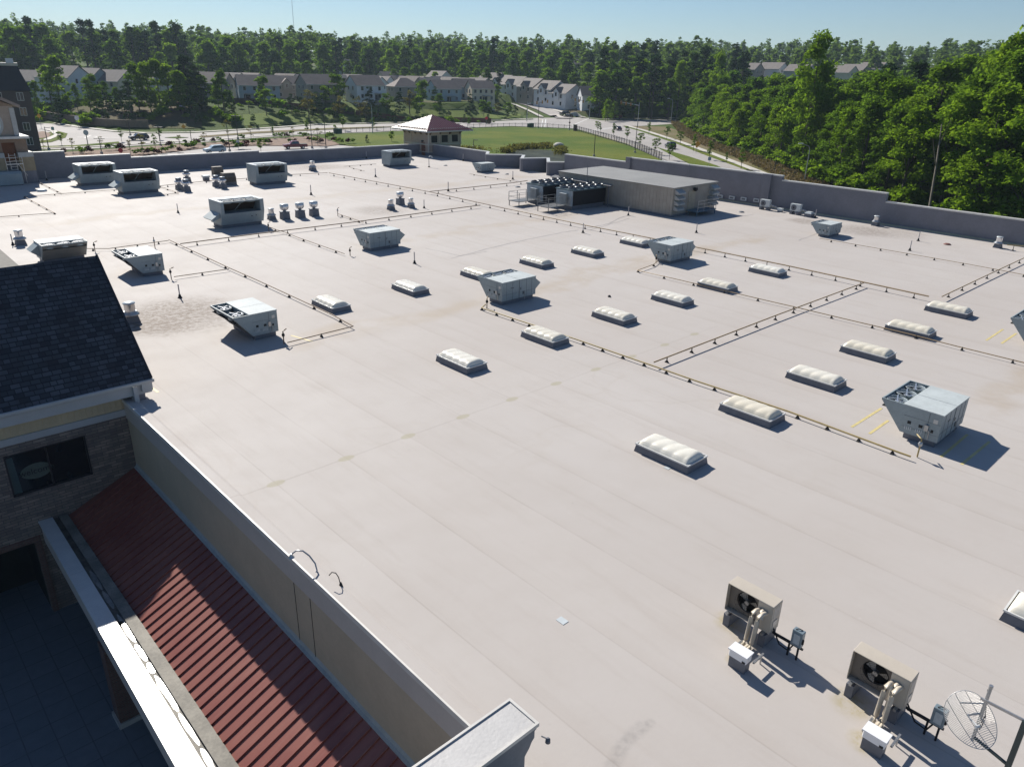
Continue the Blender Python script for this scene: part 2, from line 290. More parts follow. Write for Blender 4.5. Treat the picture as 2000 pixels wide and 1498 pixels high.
strip('sidewalk', [(60,291),(200,287),(300,280),(400,275),(500,267.5),(575,263),(650,259)], 1.6, .17, WALKM)
slab('median', [(322,270),(345,268.5),(368,270),(345,271.5)], .16, LAWN, .0); slab('median', [(388,267.5),(500,258.5),(640,251.5),(740,248.5),(775,249),(740,251),(640,254.5),(500,262),(395,270)], .16, DRY, .0)
slab('median', [(1283,289),(1300,294),(1345,307),(1400,325),(1420,335),(1360,328),(1320,308)], .16, LAWN, .0)
slab('lawn', [(62,288),(150,285),(232,278),(234,281),(150,288),(64,292)], .15, LAWN, .0); slab('lawn', [(52,268),(85,262),(112,257),(132,262),(128,270),(100,279),(56,282)], .14, LAWN, .0)
slab('mulch_bed', [(56,262),(85,258),(100,263),(95,270),(58,274)], .20, MULCH, .15)
strip('sidewalk', [(56,279),(92,274),(113,265),(104,257),(88,254),(60,256)], 1.6, .21, WALKM)
slab('mulch_bed', [(115,300),(232,292),(330,285),(500,275),(575,269),(612,267),(648,276),(664,284),(640,287),(500,286),(400,291),(300,303),(255,310),(125,313)], .18, MULCH, .0)
slab('lawn', [(614,266),(650,263),(725,261.5),(780,258),(913,252),(1000,249),(1108,253),(1125,256),(1225,285),(1290,313),(1310,345),(1000,345),(700,310),(700,288),(664,284),(648,276)], .16, LAWN, .0)
slab('lawn', [(1128,254),(1175,269),(1225,284.5),(1290,314),(1330,332),(1310,334),(1275,315),(1220,290)], .12, LAWN, .0)
slab('verge', [(1228,247),(1300,270),(1375,300),(1440,328),(1550,368),(1680,420),(1640,395),(1500,330),(1400,288),(1345,262),(1300,248)], .03, DRY)
slab('verge', [(1218,247.5),(1250,257),(1325,283),(1375,303),(1457,333),(1463,331),(1382,300),(1330,281.5),(1257,256.5),(1226,247.5)], .14, LAWN, .0)
def patch(name, a0, a1, o0, o1, m, dz=.12, n=90, k=10):     # ground cover draped on the slope beyond the road
    V = []; F = []
    for i in range(n+1):
        a = math.radians(a0+(a1-a0)*i/n); re_ = float(np.interp(a, ea, er))
        for j in range(k+1): r = re_+o0+(o1-o0)*j/k; x, y = pol(a, r); V.append((x, y, float(hgt(x, y))+dz))
    for i in range(n):
        for j in range(k): q = i*(k+1)+j; F.append((q, q+1, q+k+2, q+k+1))
    struct(MB().add(V, F, True), name, m)
def terr(px, py):
    d = ray(px, py); d = d/np.hypot(d[0], d[1]); t = 150.0
    while t < 900:
        p = d*t
        if H+p[2] < float(hgt(p[0], p[1])): return p[0], p[1]
        t += 1.0
    return d[0]*300, d[1]*300
def drape(name, pts, wd, dz, m):
    c = []
    for (xa, ya), (xb, yb) in zip(pts[:-1], pts[1:]): c += [Vector((*terr(xa+(xb-xa)*k/6, ya+(yb-ya)*k/6), 0)) for k in range(6)]
    c.append(Vector((*terr(*pts[-1]), 0))); V = []
    for s_ in (-1, -.33, .33, 1):
        for i, p in enumerate(c): d = (c[min(i+1, len(c)-1)]-c[max(i-1, 0)]).normalized(); q = p+Vector((-d.y, d.x, 0))*wd/2*s_; V.append((q.x, q.y, max(float(hgt(q.x, q.y)), GZ)+dz))
    n = len(c); struct(MB().add(V, [(j*n+i, j*n+i+1, (j+1)*n+i+1, (j+1)*n+i) for j in range(3) for i in range(n-1)], True), name, m)
LAWN2 = grass_mat('yellow green slope lawn', (.115, .165, .028), (.155, .190, .040), (.075, .115, .020), .05)  # slope lawn in a lighter yellow green than the mown lawn
patch('lawn', 24.2, 43.6, 2.5, 20, LAWN2); patch('brush_slope', 10, 21.5, 3, 60, grass_mat('brown brush slope', (.15, .11, .065), (.085, .105, .03), (.06, .05, .03), .03))
drape('road', [(1102,233),(1062,216),(1032,206),(1004,198.5)], 7.5, .42, ROADM); drape('sidewalk', [(1140,231.5),(1098,221),(1062,211),(1022,200.5)], 2.2, .5, WALKM); drape('sidewalk', [(1058,231),(1030,217),(1000,204)], 2.0, .5, WALKM)
POND = mat('dark pond water', (.040, .046, .026), .55, var=.6, scale=.25, spec=.06)
slab('pond', [(985,305),(1000,296),(1030,292),(1075,295),(1110,303),(1140,318),(1120,335),(990,335)], .18, POND)
for q in ([(1060,234),(1058,249)], [(1066,234),(1064,249)], [(1150,232),(1108,250)], [(1215,247),(1145,256)], [(1207,249),(1150,258)]): strip('road_marking', q, .45, .056, PAINT)
strip('road_marking', [(1160,262),(1225,281),(1300,303)], .18, .056, YEL); strip('road_marking', [(1003,205),(1062,237)], .2, .056, YEL)
strip('road_marking', [(1250,262),(1285,272)], .25, .056, PAINT); strip('road_marking', [(150,268),(225,270),(290,267)], .3, .056, PAINT); strip('road_marking', [(165,270),(178,265),(190,268)], .3, .056, PAINT)
strip('road_marking', [(500,291),(555,290)], .25, .056, PAINT)
# courtyard by the entrance
cy_ = brickish('courtyard paving', [(.16, .185, .20), (.185, .205, .22), (.145, .165, .18)], (.10, .11, .12), .9, .9, .02, axis='xy', swap=0)
struct(MB().box(-60, 7.6, -45, 34.55, -9.0, -8.65), 'pavement', cy_)
# ---------------------------------------------------------------- the store
TAN = mat('tan stucco', (.46, .38, .28), .8, var=.07, scale=.8, bump=.15); FASC = mat('taupe fascia', (.50, .45, .41), .6, var=.05, scale=1)
STONE = brickish('stacked stone veneer', [(.20, .155, .135), (.36, .29, .24), (.13, .115, .11)], (.085, .075, .07), .46, .13, .010, bump=.8)
BRICK = brickish('dark brown brick', [(.13, .065, .05), (.19, .10, .08)], (.14, .13, .12), .21, .075, .01)
store = thing('store_building', 'huge store building with pale membrane roof and grey parapets filling the foreground', 'building', (30, 40, 0))
def spart(mb, name, m, par=store, **k): o = mb.build(name, m, None, **k); o.parent = par; o.matrix_parent_inverse = Matrix.Translation(-Vector(par.location)); return o
spart(MB().prism([(7.75,-35),(76.6,-35),(76.6,103.4),(-40,103.4),(-40,36.6),(7.75,36.6)], -1.2, 0), 'roof', ROOF)
body = MB().prism([(7.9,-34.8),(76.4,-34.8),(76.4,103.2),(-39.8,103.2),(-39.8,36.8),(7.9,36.8)], -9.1, -1.25); spart(body, 'wall', TAN)
def para(a, b, h0, th=.35, cop=.12, zb=-1.0, side=1):   # parapet segment: inside face runs a->b, thickness to the left of it
    a = Vector((*a, 0)); b = Vector((*b, 0)); d = (b-a).normalized(); n = Vector((-d.y, d.x, 0))*side
    q = [a, b, b+n*th, a+n*th]
    if side < 0: q.reverse()
    pw = MB().hexa([(p.x, p.y, zb) for p in q], [(p.x, p.y, h0) for p in q]); spart(pw, 'parapet_wall', PARA)
    L_ = (b-a).length; m_ = max(1, round(L_/3.4))
    for k in range(m_):
        p0 = a+d*(L_*k/m_+.008); p1 = a+d*(L_*(k+1)/m_-.008); dz = rnd.uniform(-.006, .006); q = [p0-n*.06, p1-n*.06, p1+n*(th+.06), p0+n*(th+.06)]
        if side < 0: q.reverse()
        spart(MB().hexa([(p.x, p.y, h0) for p in q], [(p.x, p.y, h0+cop+dz) for p in q]), 'coping', COPE)
for x0, x1, h in ((19.9,24.0,2.95),(24.0,31.3,2.25),(31.3,48.2,1.82),(48.2,75.9,1.60)): para((x0, 103.4), (x1, 103.4), h)
for a, b, h in (((76.6,100.9),(76.6,87.5),1.7),((76.6,87.5),(74.0,84.8),1.7),((74.0,84.8),(78.2,81.5),1.68),((78.2,81.5),(74.9,78.4),1.66),((74.9,78.4),(78.6,76.9),1.66),((78.6,76.9),(74.9,73.2),1.66),((74.9,73.2),(77.4,71.6),1.66),
    ((76.6,71.6),(76.6,60.6),2.75),((76.6,60.6),(76.6,39.9),3.32),((76.6,39.9),(76.6,28.9),2.88),((76.6,28.9),(76.6,-34),2.08)): para(a, b, h)
spart(MB().box(76.2, 76.6, 41.0, 42.0, 0, 3.45), 'parapet_pier', PARA)
spart(MB().box(76.28, 76.6, 60.2, 60.9, 0, 3.45), 'parapet_pier', PARA)
# membrane flashing curb at the foot of the right parapet, slightly yellowed
spart(MB().ext([(76.6, .0), (76.35, .0), (76.5, .12), (76.6, .14)], 'y', -34, 71.5), 'wall_flashing', mat('yellowed flashing', (.42, .38, .26), .6))
# left parapet above the red roof
spart(MB().ext([(7.66,-.03),(7.66,.085),(8.0,.07),(8.12,.004),(8.12,-.03)], 'y', 8.3, 31.6), 'parapet_curb', ROOF); spart(MB().box(7.61, 7.66, 8.3, 31.6, -.06, .10), 'coping', COPE)
spart(MB().box(7.66, 7.74, 8.3, 31.62, -.82, -.04), 'fascia', FASC); spart(MB().box(7.70, 7.88, 8.3, 31.62, -3.1, -.82), 'stucco_band', TAN)
j = MB(); [j.box(7.69, 7.70, y, y+.02, -3.0, -.83) for y in (16.2, 17.15)]; spart(j, 'panel_joint', DARK)
spart(MB().ext([(7.70,-2.97),(7.70,-3.14),(7.58,-3.17),(7.58,-3.13),(7.66,-3.10)], 'y', 6, 31.6), 'roof_flashing', mat('grey flashing', (.38, .39, .38), .7, spec=.2))
# red standing seam roof
def redmat():
    m, t, b = nt('red standing seam'); o, s = geo(t); n = noise(t, o, .6, 4); n2 = noise(t, o, 30, 2)
    c = mixc(t, ramp(t, n, .3, .7), (.215, .062, .048), (.275, .098, .072)); ma = t.nodes.new('ShaderNodeMapping'); ma.inputs['Scale'].default_value = (.5, 5, 1); t.links.new(o, ma.inputs[0]); c = mixc(t, mathn(t, 'MULTIPLY', ramp(t, noise(t, ma.outputs[0], 1.5, 5, .7), .45, .75), .35), c, (.33, .16, .125)); c = mixc(t, mathn(t, 'MULTIPLY', n2, .2), c, (.16, .04, .035)); t.links.new(c, b.inputs['Base Color']); b.inputs['Roughness'].default_value = .42; bumpit(t, b, n2, .08); return m
RED = redmat(); RX0, RZ0, RX1, RZ1 = 4.78, -4.42, 7.70, -3.12
red = thing('red_metal_roof', 'long red standing seam metal roof sloping down from the tan wall', 'canopy roof', (6, 18, -4))
def rp(mb, n, m, par=red): return spart(mb, n, m, par)
rp(MB().ext([(RX0,RZ0),(RX0,RZ0-.12),(RX1,RZ1-.12),(RX1,RZ1)], 'y', 5, 31.6), 'roof_sheet', RED)
sx, sz = RX1-RX0, RZ1-RZ0; L_ = math.hypot(sx, sz); nx, nz = -sz/L_, sx/L_
yy = 5.3
while yy < 31.5:
    qx, qz = RX1-.13, RZ1-.13*sz/sx; rp(MB().ext([(RX0,RZ0-.01),(qx,qz-.01),(qx+nx*.05,qz+nz*.05),(RX0+nx*.05,RZ0+nz*.05)], 'y', yy-.012, yy+.012), 'standing_seam', RED); yy += .41
rp(MB().box(RX0-.03, RX0-.005, 5, 31.6, RZ0-.22, RZ0+.01), 'eave_trim', mat('dark red trim', (.12, .04, .035), .5))
# ledge, gutter with standing water and the outer coping beam
LED = mat('dirty ledge membrane', (.20, .185, .155), .7, var=.3, scale=1.2, bump=.2)
def ledge_q(xa0, xb0, xa1, xb1, z0, z1): return MB().hexa([(xa1,5,z0),(xb1,5,z0),(xb0,31.62,z0),(xa0,31.62,z0)], [(xa1,5,z1),(xb1,5,z1),(xb0,31.62,z1),(xa0,31.62,z1)])
can = thing('canopy_edge_beam', 'entrance canopy beam with white coping and wet gutter beside the red roof', 'canopy', (4, 18, -4.5))
rp(ledge_q(4.20, 4.80, 3.95, 4.80, -5.1, -4.38), 'gutter_floor', mat('gutter membrane', (.10, .09, .07), .6, var=.5, scale=2.5, bump=.2), can)
rp(ledge_q(4.46, 4.77, 4.30, 4.77, -4.37, -4.30), 'ledge', LED, can)
wat = MB()
yy = 27.0
while yy > 6:
    ln = rnd.uniform(.5, 2.2); c = 4.345-(27-yy)*.0075; n = 14; q = []
    for k in range(n):
        a = 2*math.pi*k/n; rr = 1+rnd.uniform(-.3, .3); q.append((c+math.cos(a)*.085*rr, yy-ln/2+math.sin(a)*ln/2*(1+rnd.uniform(-.06, .06)), -4.374))
    wat.sheet(q); yy -= ln+rnd.uniform(.02, .35)
rp(wat, 'standing_water', mat('gutter water', (.25, .25, .24), .22, var=.3, spec=1.0), can)
rp(ledge_q(3.78, 4.20, 3.40, 3.97, -5.25, -4.32), 'beam', FASC, can)
COPW = mat('white canopy coping', (.62, .61, .58), .30, var=.06, scale=2, bump=.12)
ys = [5, 9.1, 13.4, 18.3, 22.6, 27.0, 31.62]
for a, b in zip(ys[:-1], ys[1:]):
    f = lambda y, u, v: u+(v-u)*(31.62-y)/26.6
    rp(MB().hexa([(f(a,3.72,3.34),a+.012,-4.32),(f(a,4.24,4.02),a+.012,-4.32),(f(b,4.24,4.02),b,-4.32),(f(b,3.72,3.34),b,-4.32)], [(f(a,3.72,3.34),a+.012,-4.25),(f(a,4.24,4.02),a+.012,-4.27),(f(b,4.24,4.02),b,-4.27),(f(b,3.72,3.34),b,-4.25)]), 'coping', COPW, can)
dr = MB(); [dr.lathe([(.05, 0), (.07, .03), (.04, .035), (.03, -.02)], (4.28, y, -4.375), 12) for y in (23.3, 14.6, 9.0)]; rp(dr, 'drain', BLACK, can)
for y in (23.7, 12.0):
    t_ = thing('brick_pillar', 'dark brick pillar under the canopy beam, '+('nearer the stone wall' if y > 20 else 'farther from the stone wall'), 'pillar', (3.95, y, -8.65), group='brick pillars under the canopy')
    MB().box(-.35, .35, -.35, .35, .2, 3.4).build('shaft', BRICK, t_); MB().box(-.42, .42, -.42, .42, 0, .2).build('base', CONC, t_)
# gabled entrance building
gb = thing('entrance_building', 'stone entrance building with dark shingled gable roof and wide window', 'building', (2, 34, -8.65))
g_ = lambda mb, n, m, **k: spart(mb, n, m, gb, **k)
def shingle():
    m, t, b = nt('dark slate shingles'); o, s = geo(t); cb = t.nodes.new('ShaderNodeCombineXYZ'); t.links.new(s[0], cb.inputs[0]); t.links.new(mathn(t, 'MULTIPLY', s[1], 1.32), cb.inputs[1])
    br = t.nodes.new('ShaderNodeTexBrick'); t.links.new(cb.outputs[0], br.inputs['Vector']); br.inputs['Scale'].default_value = 1; br.inputs['Brick Width'].default_value = .34; br.inputs['Row Height'].default_value = .22; br.inputs['Mortar Size'].default_value = .014
    br.inputs['Color1'].default_value = (.028, .031, .040, 1); br.inputs['Color2'].default_value = (.105, .112, .130, 1); br.inputs['Mortar'].default_value = (.008, .009, .011, 1); br.offset = .37; br.squash = .7; br.squash_frequency = 3
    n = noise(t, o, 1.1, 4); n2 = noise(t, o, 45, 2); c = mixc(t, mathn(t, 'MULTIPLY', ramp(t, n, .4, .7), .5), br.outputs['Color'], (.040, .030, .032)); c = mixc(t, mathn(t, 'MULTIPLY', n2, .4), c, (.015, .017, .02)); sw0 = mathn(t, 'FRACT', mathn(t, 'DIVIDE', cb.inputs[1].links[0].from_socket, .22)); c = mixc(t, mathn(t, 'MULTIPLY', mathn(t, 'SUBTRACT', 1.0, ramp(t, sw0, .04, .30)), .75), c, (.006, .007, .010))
    t.links.new(c, b.inputs['Base Color']); b.inputs['Roughness'].default_value = .8; sw = mathn(t, 'FRACT', mathn(t, 'DIVIDE', cb.inputs[1].links[0].from_socket, .22)); bumpit(t, b, mathn(t, 'SUBTRACT', mathn(t, 'MULTIPLY', n2, .3), mathn(t, 'ADD', br.outputs['Fac'], mathn(t, 'MULTIPLY', sw, .6))), .7, .03); return m
SH = shingle()
ey, ez, ry, rz_ = 31.05, .90, 35.8, 5.15
g_(MB().ext([(ey,ez),(ey,ez-.12),(ry,rz_-.14),(41.0,ez-.12),(41.0,ez),(ry,rz_)], 'x', -14, 8.75), 'roof', SH)
g_(MB().ext([(ey-.02,ez+.03),(ey-.02,ez-.02),(ry,rz_-.0),(41.0,ez-.02),(41.0,ez+.03),(ry,rz_+.05)], 'x', 8.72, 8.80), 'rake_trim', mat('dark rake trim', (.03, .03, .035), .6))
LT = mat('pale trim board', (.42, .42, .42), .45, var=.05)
g_(MB().box(-14, 8.82, ey-.14, ey-.02, ez-.16, ez-.02), 'gutter', LT, bevel=.02); g_(MB().box(-14, 8.70, ey+.02, ey+.12, ez-.62, ez-.12), 'fascia', LT); g_(MB().box(-14, 8.6, ey+.12, 31.66, ez-.66, ez-.60), 'soffit', LT)
sd_ = MB(); sd_.box(-14, 7.95, 31.65, 31.9, -.42, ez-.45)
x = -14
while x < 7.7: sd_.box(x, x+.03, 31.615, 31.65, -.42, ez-.6); x += .22
g_(sd_, 'board_siding', mat('tan board siding', (.58, .46, .30), .75, var=.08)); g_(MB().box(-14, 7.72, 31.58, 31.70, -.70, -.42), 'trim_band', LT)
wl = MB(); OX0, OX1, OZ = -1.5, 3.45, -5.13
wl.box(-14, 3.15, 31.66, 32.0, -2.95, -.70); wl.box(6.03, 7.75, 31.66, 32.0, -2.95, -.70); wl.box(3.15, 6.03, 31.66, 32.0, -1.12, -.70); wl.box(-14, 7.75, 31.66, 32.0, OZ, -2.95); wl.box(-14, OX0, 31.66, 32.0, -8.65, OZ); wl.box(OX1, 7.75, 31.66, 32.0, -8.65, OZ)
g_(wl, 'stone_wall', STONE)
g_(MB().box(OX0, OX1+.22, 31.60, 31.68, OZ, OZ+.24).box(OX1, OX1+.22, 31.60, 31.68, -8.65, OZ), 'brick_surround', BRICK); g_(MB().box(OX0, OX1, 34.5, 34.6, -8.65, OZ).box(OX1, OX1+.05, 32, 34.6, -8.65, OZ), 'dark_recess', DARK)
g_(MB().box(-14, 7.7, 34.7, 40.5, -8.65, .3), 'inner_wall', TAN); g_(MB().add([(7.9,31.7,-.02),(7.9,40.4,-.02),(7.9,40.4,1.2),(7.9,ry,rz_-.2),(7.9,31.7,1.3)], [(0,1,2,3,4)]), 'gable_wall', TAN)
wf = MB(); [wf.box(*b) for b in ((3.15,3.21,31.70,31.78,-2.95,-1.12),(5.97,6.03,31.70,31.78,-2.95,-1.12),(3.15,6.03,31.70,31.78,-1.18,-1.12),(3.15,6.03,31.70,31.78,-2.95,-2.89),(4.56,4.62,31.70,31.78,-2.95,-1.12))]
win = g_(wf, 'window', mat('dark bronze frame', (.03, .028, .03), .5)); pane = MB().box(3.2, 5.98, 31.80, 31.83, -2.9, -1.17).build('pane', mat('tinted window pane', (.012, .016, .02), .08, var=.1, spec=.6)); pane.parent = win
oval = MB().add([(4.12+.56*math.cos(a), 31.785, -2.12+.33*math.sin(a)) for a in [2*math.pi*k/32 for k in range(32)]], [tuple(range(32))]).build('welcome_decal', mat('green grey window decal', (.085, .11, .095), .5)); oval.parent = win
st = MB().sheet([(3.22,31.787,-2.88),(3.50,31.787,-2.88),(3.44,31.787,-1.3),(3.22,31.787,-1.3)]).build('display_panel', mat('teal display panel', (.05, .085, .09), .5)); st.parent = win
fc = bpy.data.curves.new('wtext', 'FONT'); fc.body = 'welcome'; fc.size = .34; fc.align_x = 'CENTER'; fc.extrude = .002
fo = bpy.data.objects.new('tmp', fc); col.objects.link(fo); dg = bpy.context.evaluated_depsgraph_get(); me = bpy.data.meshes.new_from_object(fo.evaluated_get(dg)); bpy.data.objects.remove(fo)
me.materials.clear(); me.materials.append(DARK); wo = bpy.data.objects.new('lettering', me); col.objects.link(wo); wo.location = (4.14, 31.778, -2.22); wo.rotation_euler = (math.pi/2, 0, 0); wo.parent = win
for o_ in (pane, oval, st, wo): o_.matrix_parent_inverse = win.matrix_parent_inverse.copy(); o_.matrix_parent_inverse = Matrix.Identity(4)
# children of a part: the part's own world offset is identity, so no correction is needed
g_(MB().box(7.95, 8.12, 30.9, 31.7, -.02, ez-.2), 'corner_board', LT); g_(MB().box(8.12, 8.42, 31.1, 31.9, -.02, ez-.2), 'corner_pier', mat('mauve shade stucco', (.22, .20, .21), .8)); g_(MB().box(8.3, 8.72, 30.95, 31.5, ez-.5, ez-.12), 'eave_return', LT)  # corner pier's mauve grey has the shade on its face mixed in
g_(MB().prism([(-14,37.2),(8.4,37.2),(8.4,40.4),(-14,40.4)], .0, 2.0), 'rear_wall', TAN)
rb = thing('shingled_side_roof', 'low brown shingled roof slope just behind the dark gable at the left edge', 'roof', (7, 60, 0))
a = P(0, 487, 1.6); b = P(29, 512, 1.6); c = b+(b-a)*2
spart(MB().hexa([(a.x-14,a.y,-.1),(a.x-14,c.y-2,-.1),(c.x-.6,c.y-2,-.1),(a.x-.6,a.y+4,-.1)], [(a.x-14,a.y+4,4.2),(a.x-14,c.y,4.2),(c.x,c.y,1.6),(a.x,a.y,1.6)]), 'roof', mat('weathered brown shingles', (.15, .14, .12), .85, var=.2, scale=3, bump=.3), rb)
# cornice pier at the bottom edge
pr = thing('cornice_pier', 'parapet pier with pale membrane top and curved cornice at the bottom edge of the photo', 'parapet pier', (7, 7.9, 0))
pz = 1.2; X1, Y1, Y0 = 8.0, 8.28, 7.47
PRM = mat('pale pier membrane', (.47, .46, .45), .5, var=.07, scale=1.5, bump=.25)
spart(MB().box(-2, X1-.03, Y0+.03, Y1-.03, pz-.1, pz), 'top_membrane', PRM, pr)
pf = [(0,0),(0,-.14),(-.05,-.16),(-.05,-.34),(-.12,-.40),(-.18,-.52),(-.30,-.66),(-.30,-1.25),(-.36,-1.3),(-.36,-3.2)]
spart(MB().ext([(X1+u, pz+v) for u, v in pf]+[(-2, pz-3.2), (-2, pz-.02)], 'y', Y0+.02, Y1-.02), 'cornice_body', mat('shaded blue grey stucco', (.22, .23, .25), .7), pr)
ed = MB(); ed.box(-2, X1+.03, Y1-.03, Y1+.02, pz-.06, pz+.03).box(-2, X1+.03, Y0-.02, Y0+.03, pz-.06, pz+.03).box(X1-.03, X1+.03, Y0+.03, Y1-.03, pz-.06, pz+.03)
spart(ed, 'metal_edge', COPE, pr)
fl = thing('small_floodlight', 'small grey floodlight hanging at the corner of the cornice pier', 'floodlight', (X1+.02, Y0-.1, pz-.25)); MB().bar((0,0,0),(.09,-.06,-.08),.02).build('bracket', STEEL, fl); MB().lathe([(.02,.04),(.05,.0),(.055,-.08),(.03,-.1)], (.11,-.08,-.1), 12).build('lamp_head', CURB, fl)
# gooseneck lamp and conduit hook near the edge
p = P(613, 1124); gl = thing('gooseneck_lamp', 'gooseneck lamp curving over the pale roof edge above the red roof', 'lamp', p); gp = [(0,0,0),(.12,.02,.1),(.13,.12,.28),(.06,.28,.48),(-.05,.42,.62),(-.18,.55,.62),(-.28,.62,.52)]
MB().tube(gp, .022, 8).build('arm', STEEL, gl); MB().lathe([(.03,.06),(.05,.0),(.09,-.06)], (-.30,.64,.46), 14).build('lamp_head', STEEL, gl)
p = P(666, 1145); gl = thing('conduit_hook', 'thin black conduit hook sticking up from the roof beside the gooseneck lamp', 'conduit', p); MB().tube([(0,0,0),(-.03,.04,.3),(-.07,.1,.42),(-.15,.16,.45),(-.22,.2,.36)], .014, 8).build('conduit', BLACK, gl); MB().lathe([(.06,0),(.04,.08),(.02,.14)], n=10).build('boot', BLACK, gl)
# ---------------------------------------------------------------- stair tower with red hip roof
ht = thing('corner_stair_tower', 'small tan stair tower with red metal hip roof at the far corner of the store', 'tower', (79.2, 104.3, 0))
h_ = lambda mb, n, m, par=None, **k: spart(mb, n, m, par or ht, **k)
hx0, hx1, hy0, hy1 = 75.9, 82.5, 100.95, 107.7
h_(MB().box(hx0, hx1, hy0, hy1, .55, 3.75), 'wall', mat('tower tan stucco', (.44, .345, .28), .8, var=.06))
h_(MB().box(hx0-.05, hx1+.05, hy0-.05, hy1+.05, -.5, .55), 'base_band', PARA)
TR = mat('cream trim', (.52, .48, .40), .6, var=.05)
bt = MB(); bt.box(hx0-.10, hx1+.10, hy0-.10, hy1+.10, 1.62, 1.80).box(hx0-.12, hx1+.12, hy0-.12, hy1+.12, .50, .60)
for x in (hx0-.06, 77.9, 80.1, hx1-.14): bt.box(x, x+.2, hy0-.08, hy0, 1.8, 3.75)
bt.box(hx0-.08, hx0, hy0-.06, hy0+.14, .6, 3.75); bt.box(hx0-.08, hx0, hy1-.14, hy1+.06, .6, 3.75); h_(bt, 'trim_band', TR)
for x0, x1 in ((76.35,77.62),(78.45,79.75),(80.6,81.88)):
    o = h_(MB().box(x0-.1, x1+.1, hy0-.07, hy0-.01, 1.9, 1.98).box(x0-.1, x1+.1, hy0-.07, hy0-.01, 3.1, 3.2).box(x0-.1, x0, hy0-.07, hy0-.01, 1.98, 3.1).box(x1, x1+.1, hy0-.07, hy0-.01, 1.98, 3.1), 'window', TR)
    l = MB(); l.box(x0, x1, hy0-.03, hy0+.02, 1.98, 3.1); z = 2.0
    while z < 3.08: l.box(x0, x1, hy0-.055, hy0-.03, z, z+.035); z += .09
    q = l.build('louver', DARK); q.parent = o
o = h_(MB().box(hx0-.09, hx0-.02, 101.9, 102.85, .0, 1.95), 'door', mat('brown steel door', (.20, .085, .05), .5)); q = MB().box(hx0-.14, hx0-.09, 102.0, 102.1, .95, 1.0).build('handle', STEEL); q.parent = o
h_(MB().box(hx0-.3, hx0-.05, 102.25, 102.6, 2.12, 2.3).lathe([(.12,.0),(.14,-.12)], (hx0-.25,102.42,2.18), 10), 'wall_lamp', BLACK)
BKM = mat('brown brackets', (.13, .09, .06), .7)
for y in (101.3, 102.9, 104.4, 106.0, 107.4): h_(MB().ext([(hx0,3.2),(hx0-.12,3.2),(hx0-.65,3.72),(hx0,3.75)], 'y', y-.09, y+.09), 'bracket', BKM)
for x in (76.1, 78.05, 80.15, 82.3): h_(MB().ext([(hy0,3.2),(hy0-.12,3.2),(hy0-.65,3.72),(hy0,3.75)], 'x', x-.09, x+.09), 'bracket', BKM)
h_(MB().tube([(hx0-.12,105.6,3.6),(hx0-.12,105.6,.1)], .06, 6), 'downspout', TR); h_(MB().tube([(78.0,hy0-.15,3.6),(78.0,hy0-.15,.1)], .06, 6), 'downspout', TR)
ov = 1.5; ea_, apx = 3.78, (79.2, 104.3, 6.05)
rf = [(hx0-ov,hy0-ov),(hx1+ov,hy0-ov),(hx1+ov,hy1+ov),(hx0-ov,hy1+ov)]; rc = [(x, y, ea_+.12) for x, y in rf]
h_(MB().prism(rf, ea_-.08, ea_+.10), 'eave_fascia', COPE)
h_(MB().add(rc+[apx], [(0,1,4),(1,2,4),(2,3,4),(3,0,4),(0,3,2,1)]), 'hip_roof', mat('burgundy roof metal', (.13, .028, .036), .42, var=.1, spec=1.0))
sm_ = MB()
for (A, B) in ((rc[3], rc[0]), (rc[0], rc[1])):
    A = Vector(A); B = Vector(B); T = Vector(apx); n = 22
    for i in range(1, n):
        p = A.lerp(B, i/n); mid = A.lerp(B, .5); q = 1-abs(i/n-.5)*2; s_ = p+(T-mid)*q; sm_.bar(p+Vector((0,0,.03)), s_+Vector((0,0,.03)), .05, .06)
        if 2 < i < n-1: g = p+(T-mid)*.10; h_(MB().box(g.x-.08, g.x+.08, g.y-.08, g.y+.08, g.z+.05, g.z+.17), 'snow_guard', SILVER)
h_(sm_, 'standing_seams', MC['burgundy roof metal']); 
# ---------------------------------------------------------------- clock tower at the far left
ct = thing('clock_tower', 'tan gabled clock tower rising above the far left end of the roof', 'tower', (13, 103, 0))
c_ = lambda mb, n, m, **k: spart(mb, n, m, ct, **k)
PK = mat('pinkish tan stucco', (.36, .29, .23), .8); PK2 = mat('brown tan stucco', (.24, .17, .12), .8); TB = mat('tan block', (.30, .24, .15), .8); CW = mat('cream cap', (.42, .42, .40), .6)
c_(MB().box(7, 19.25, 101, 109, 5.1, 8.2), 'clock_wall', PK)
c_(MB().box(18.85, 19.32, 100.9, 101.2, 5.1, 8.0), 'corner_trim', CW)
c_(MB().ext([(6.4,8.0),(6.4,8.3),(13.1,11.8),(19.9,8.3),(19.9,8.0),(13.1,11.3)], 'y', 100.5, 109), 'gable_roof', mat('brown gable trim', (.26, .21, .18), .7))
c_(MB().add([(7,100.9,8.2),(19.2,100.9,8.2),(13.1,100.9,11.3)], [(0,1,2)]), 'gable_wall', PK2)
c_(MB().box(6, 20.1, 100.3, 109.4, 4.83, 5.08), 'ledge', COPE); c_(MB().box(7, 17.4, 101, 109, 0, 4.83).box(18.7, 19.85, 101, 109, 3.2, 4.83).box(17.4, 18.7, 101, 109, 4.4, 4.83), 'tower_body', PK2)
c_(MB().box(17.4, 18.7, 101.3, 101.4, 2.3, 4.4), 'door_opening', mat('rusty brown panel', (.16, .06, .025), .8)); c_(MB().box(17.4, 18.7, 101.6, 101.8, 0, 2.3), 'lower_recess', CURB)
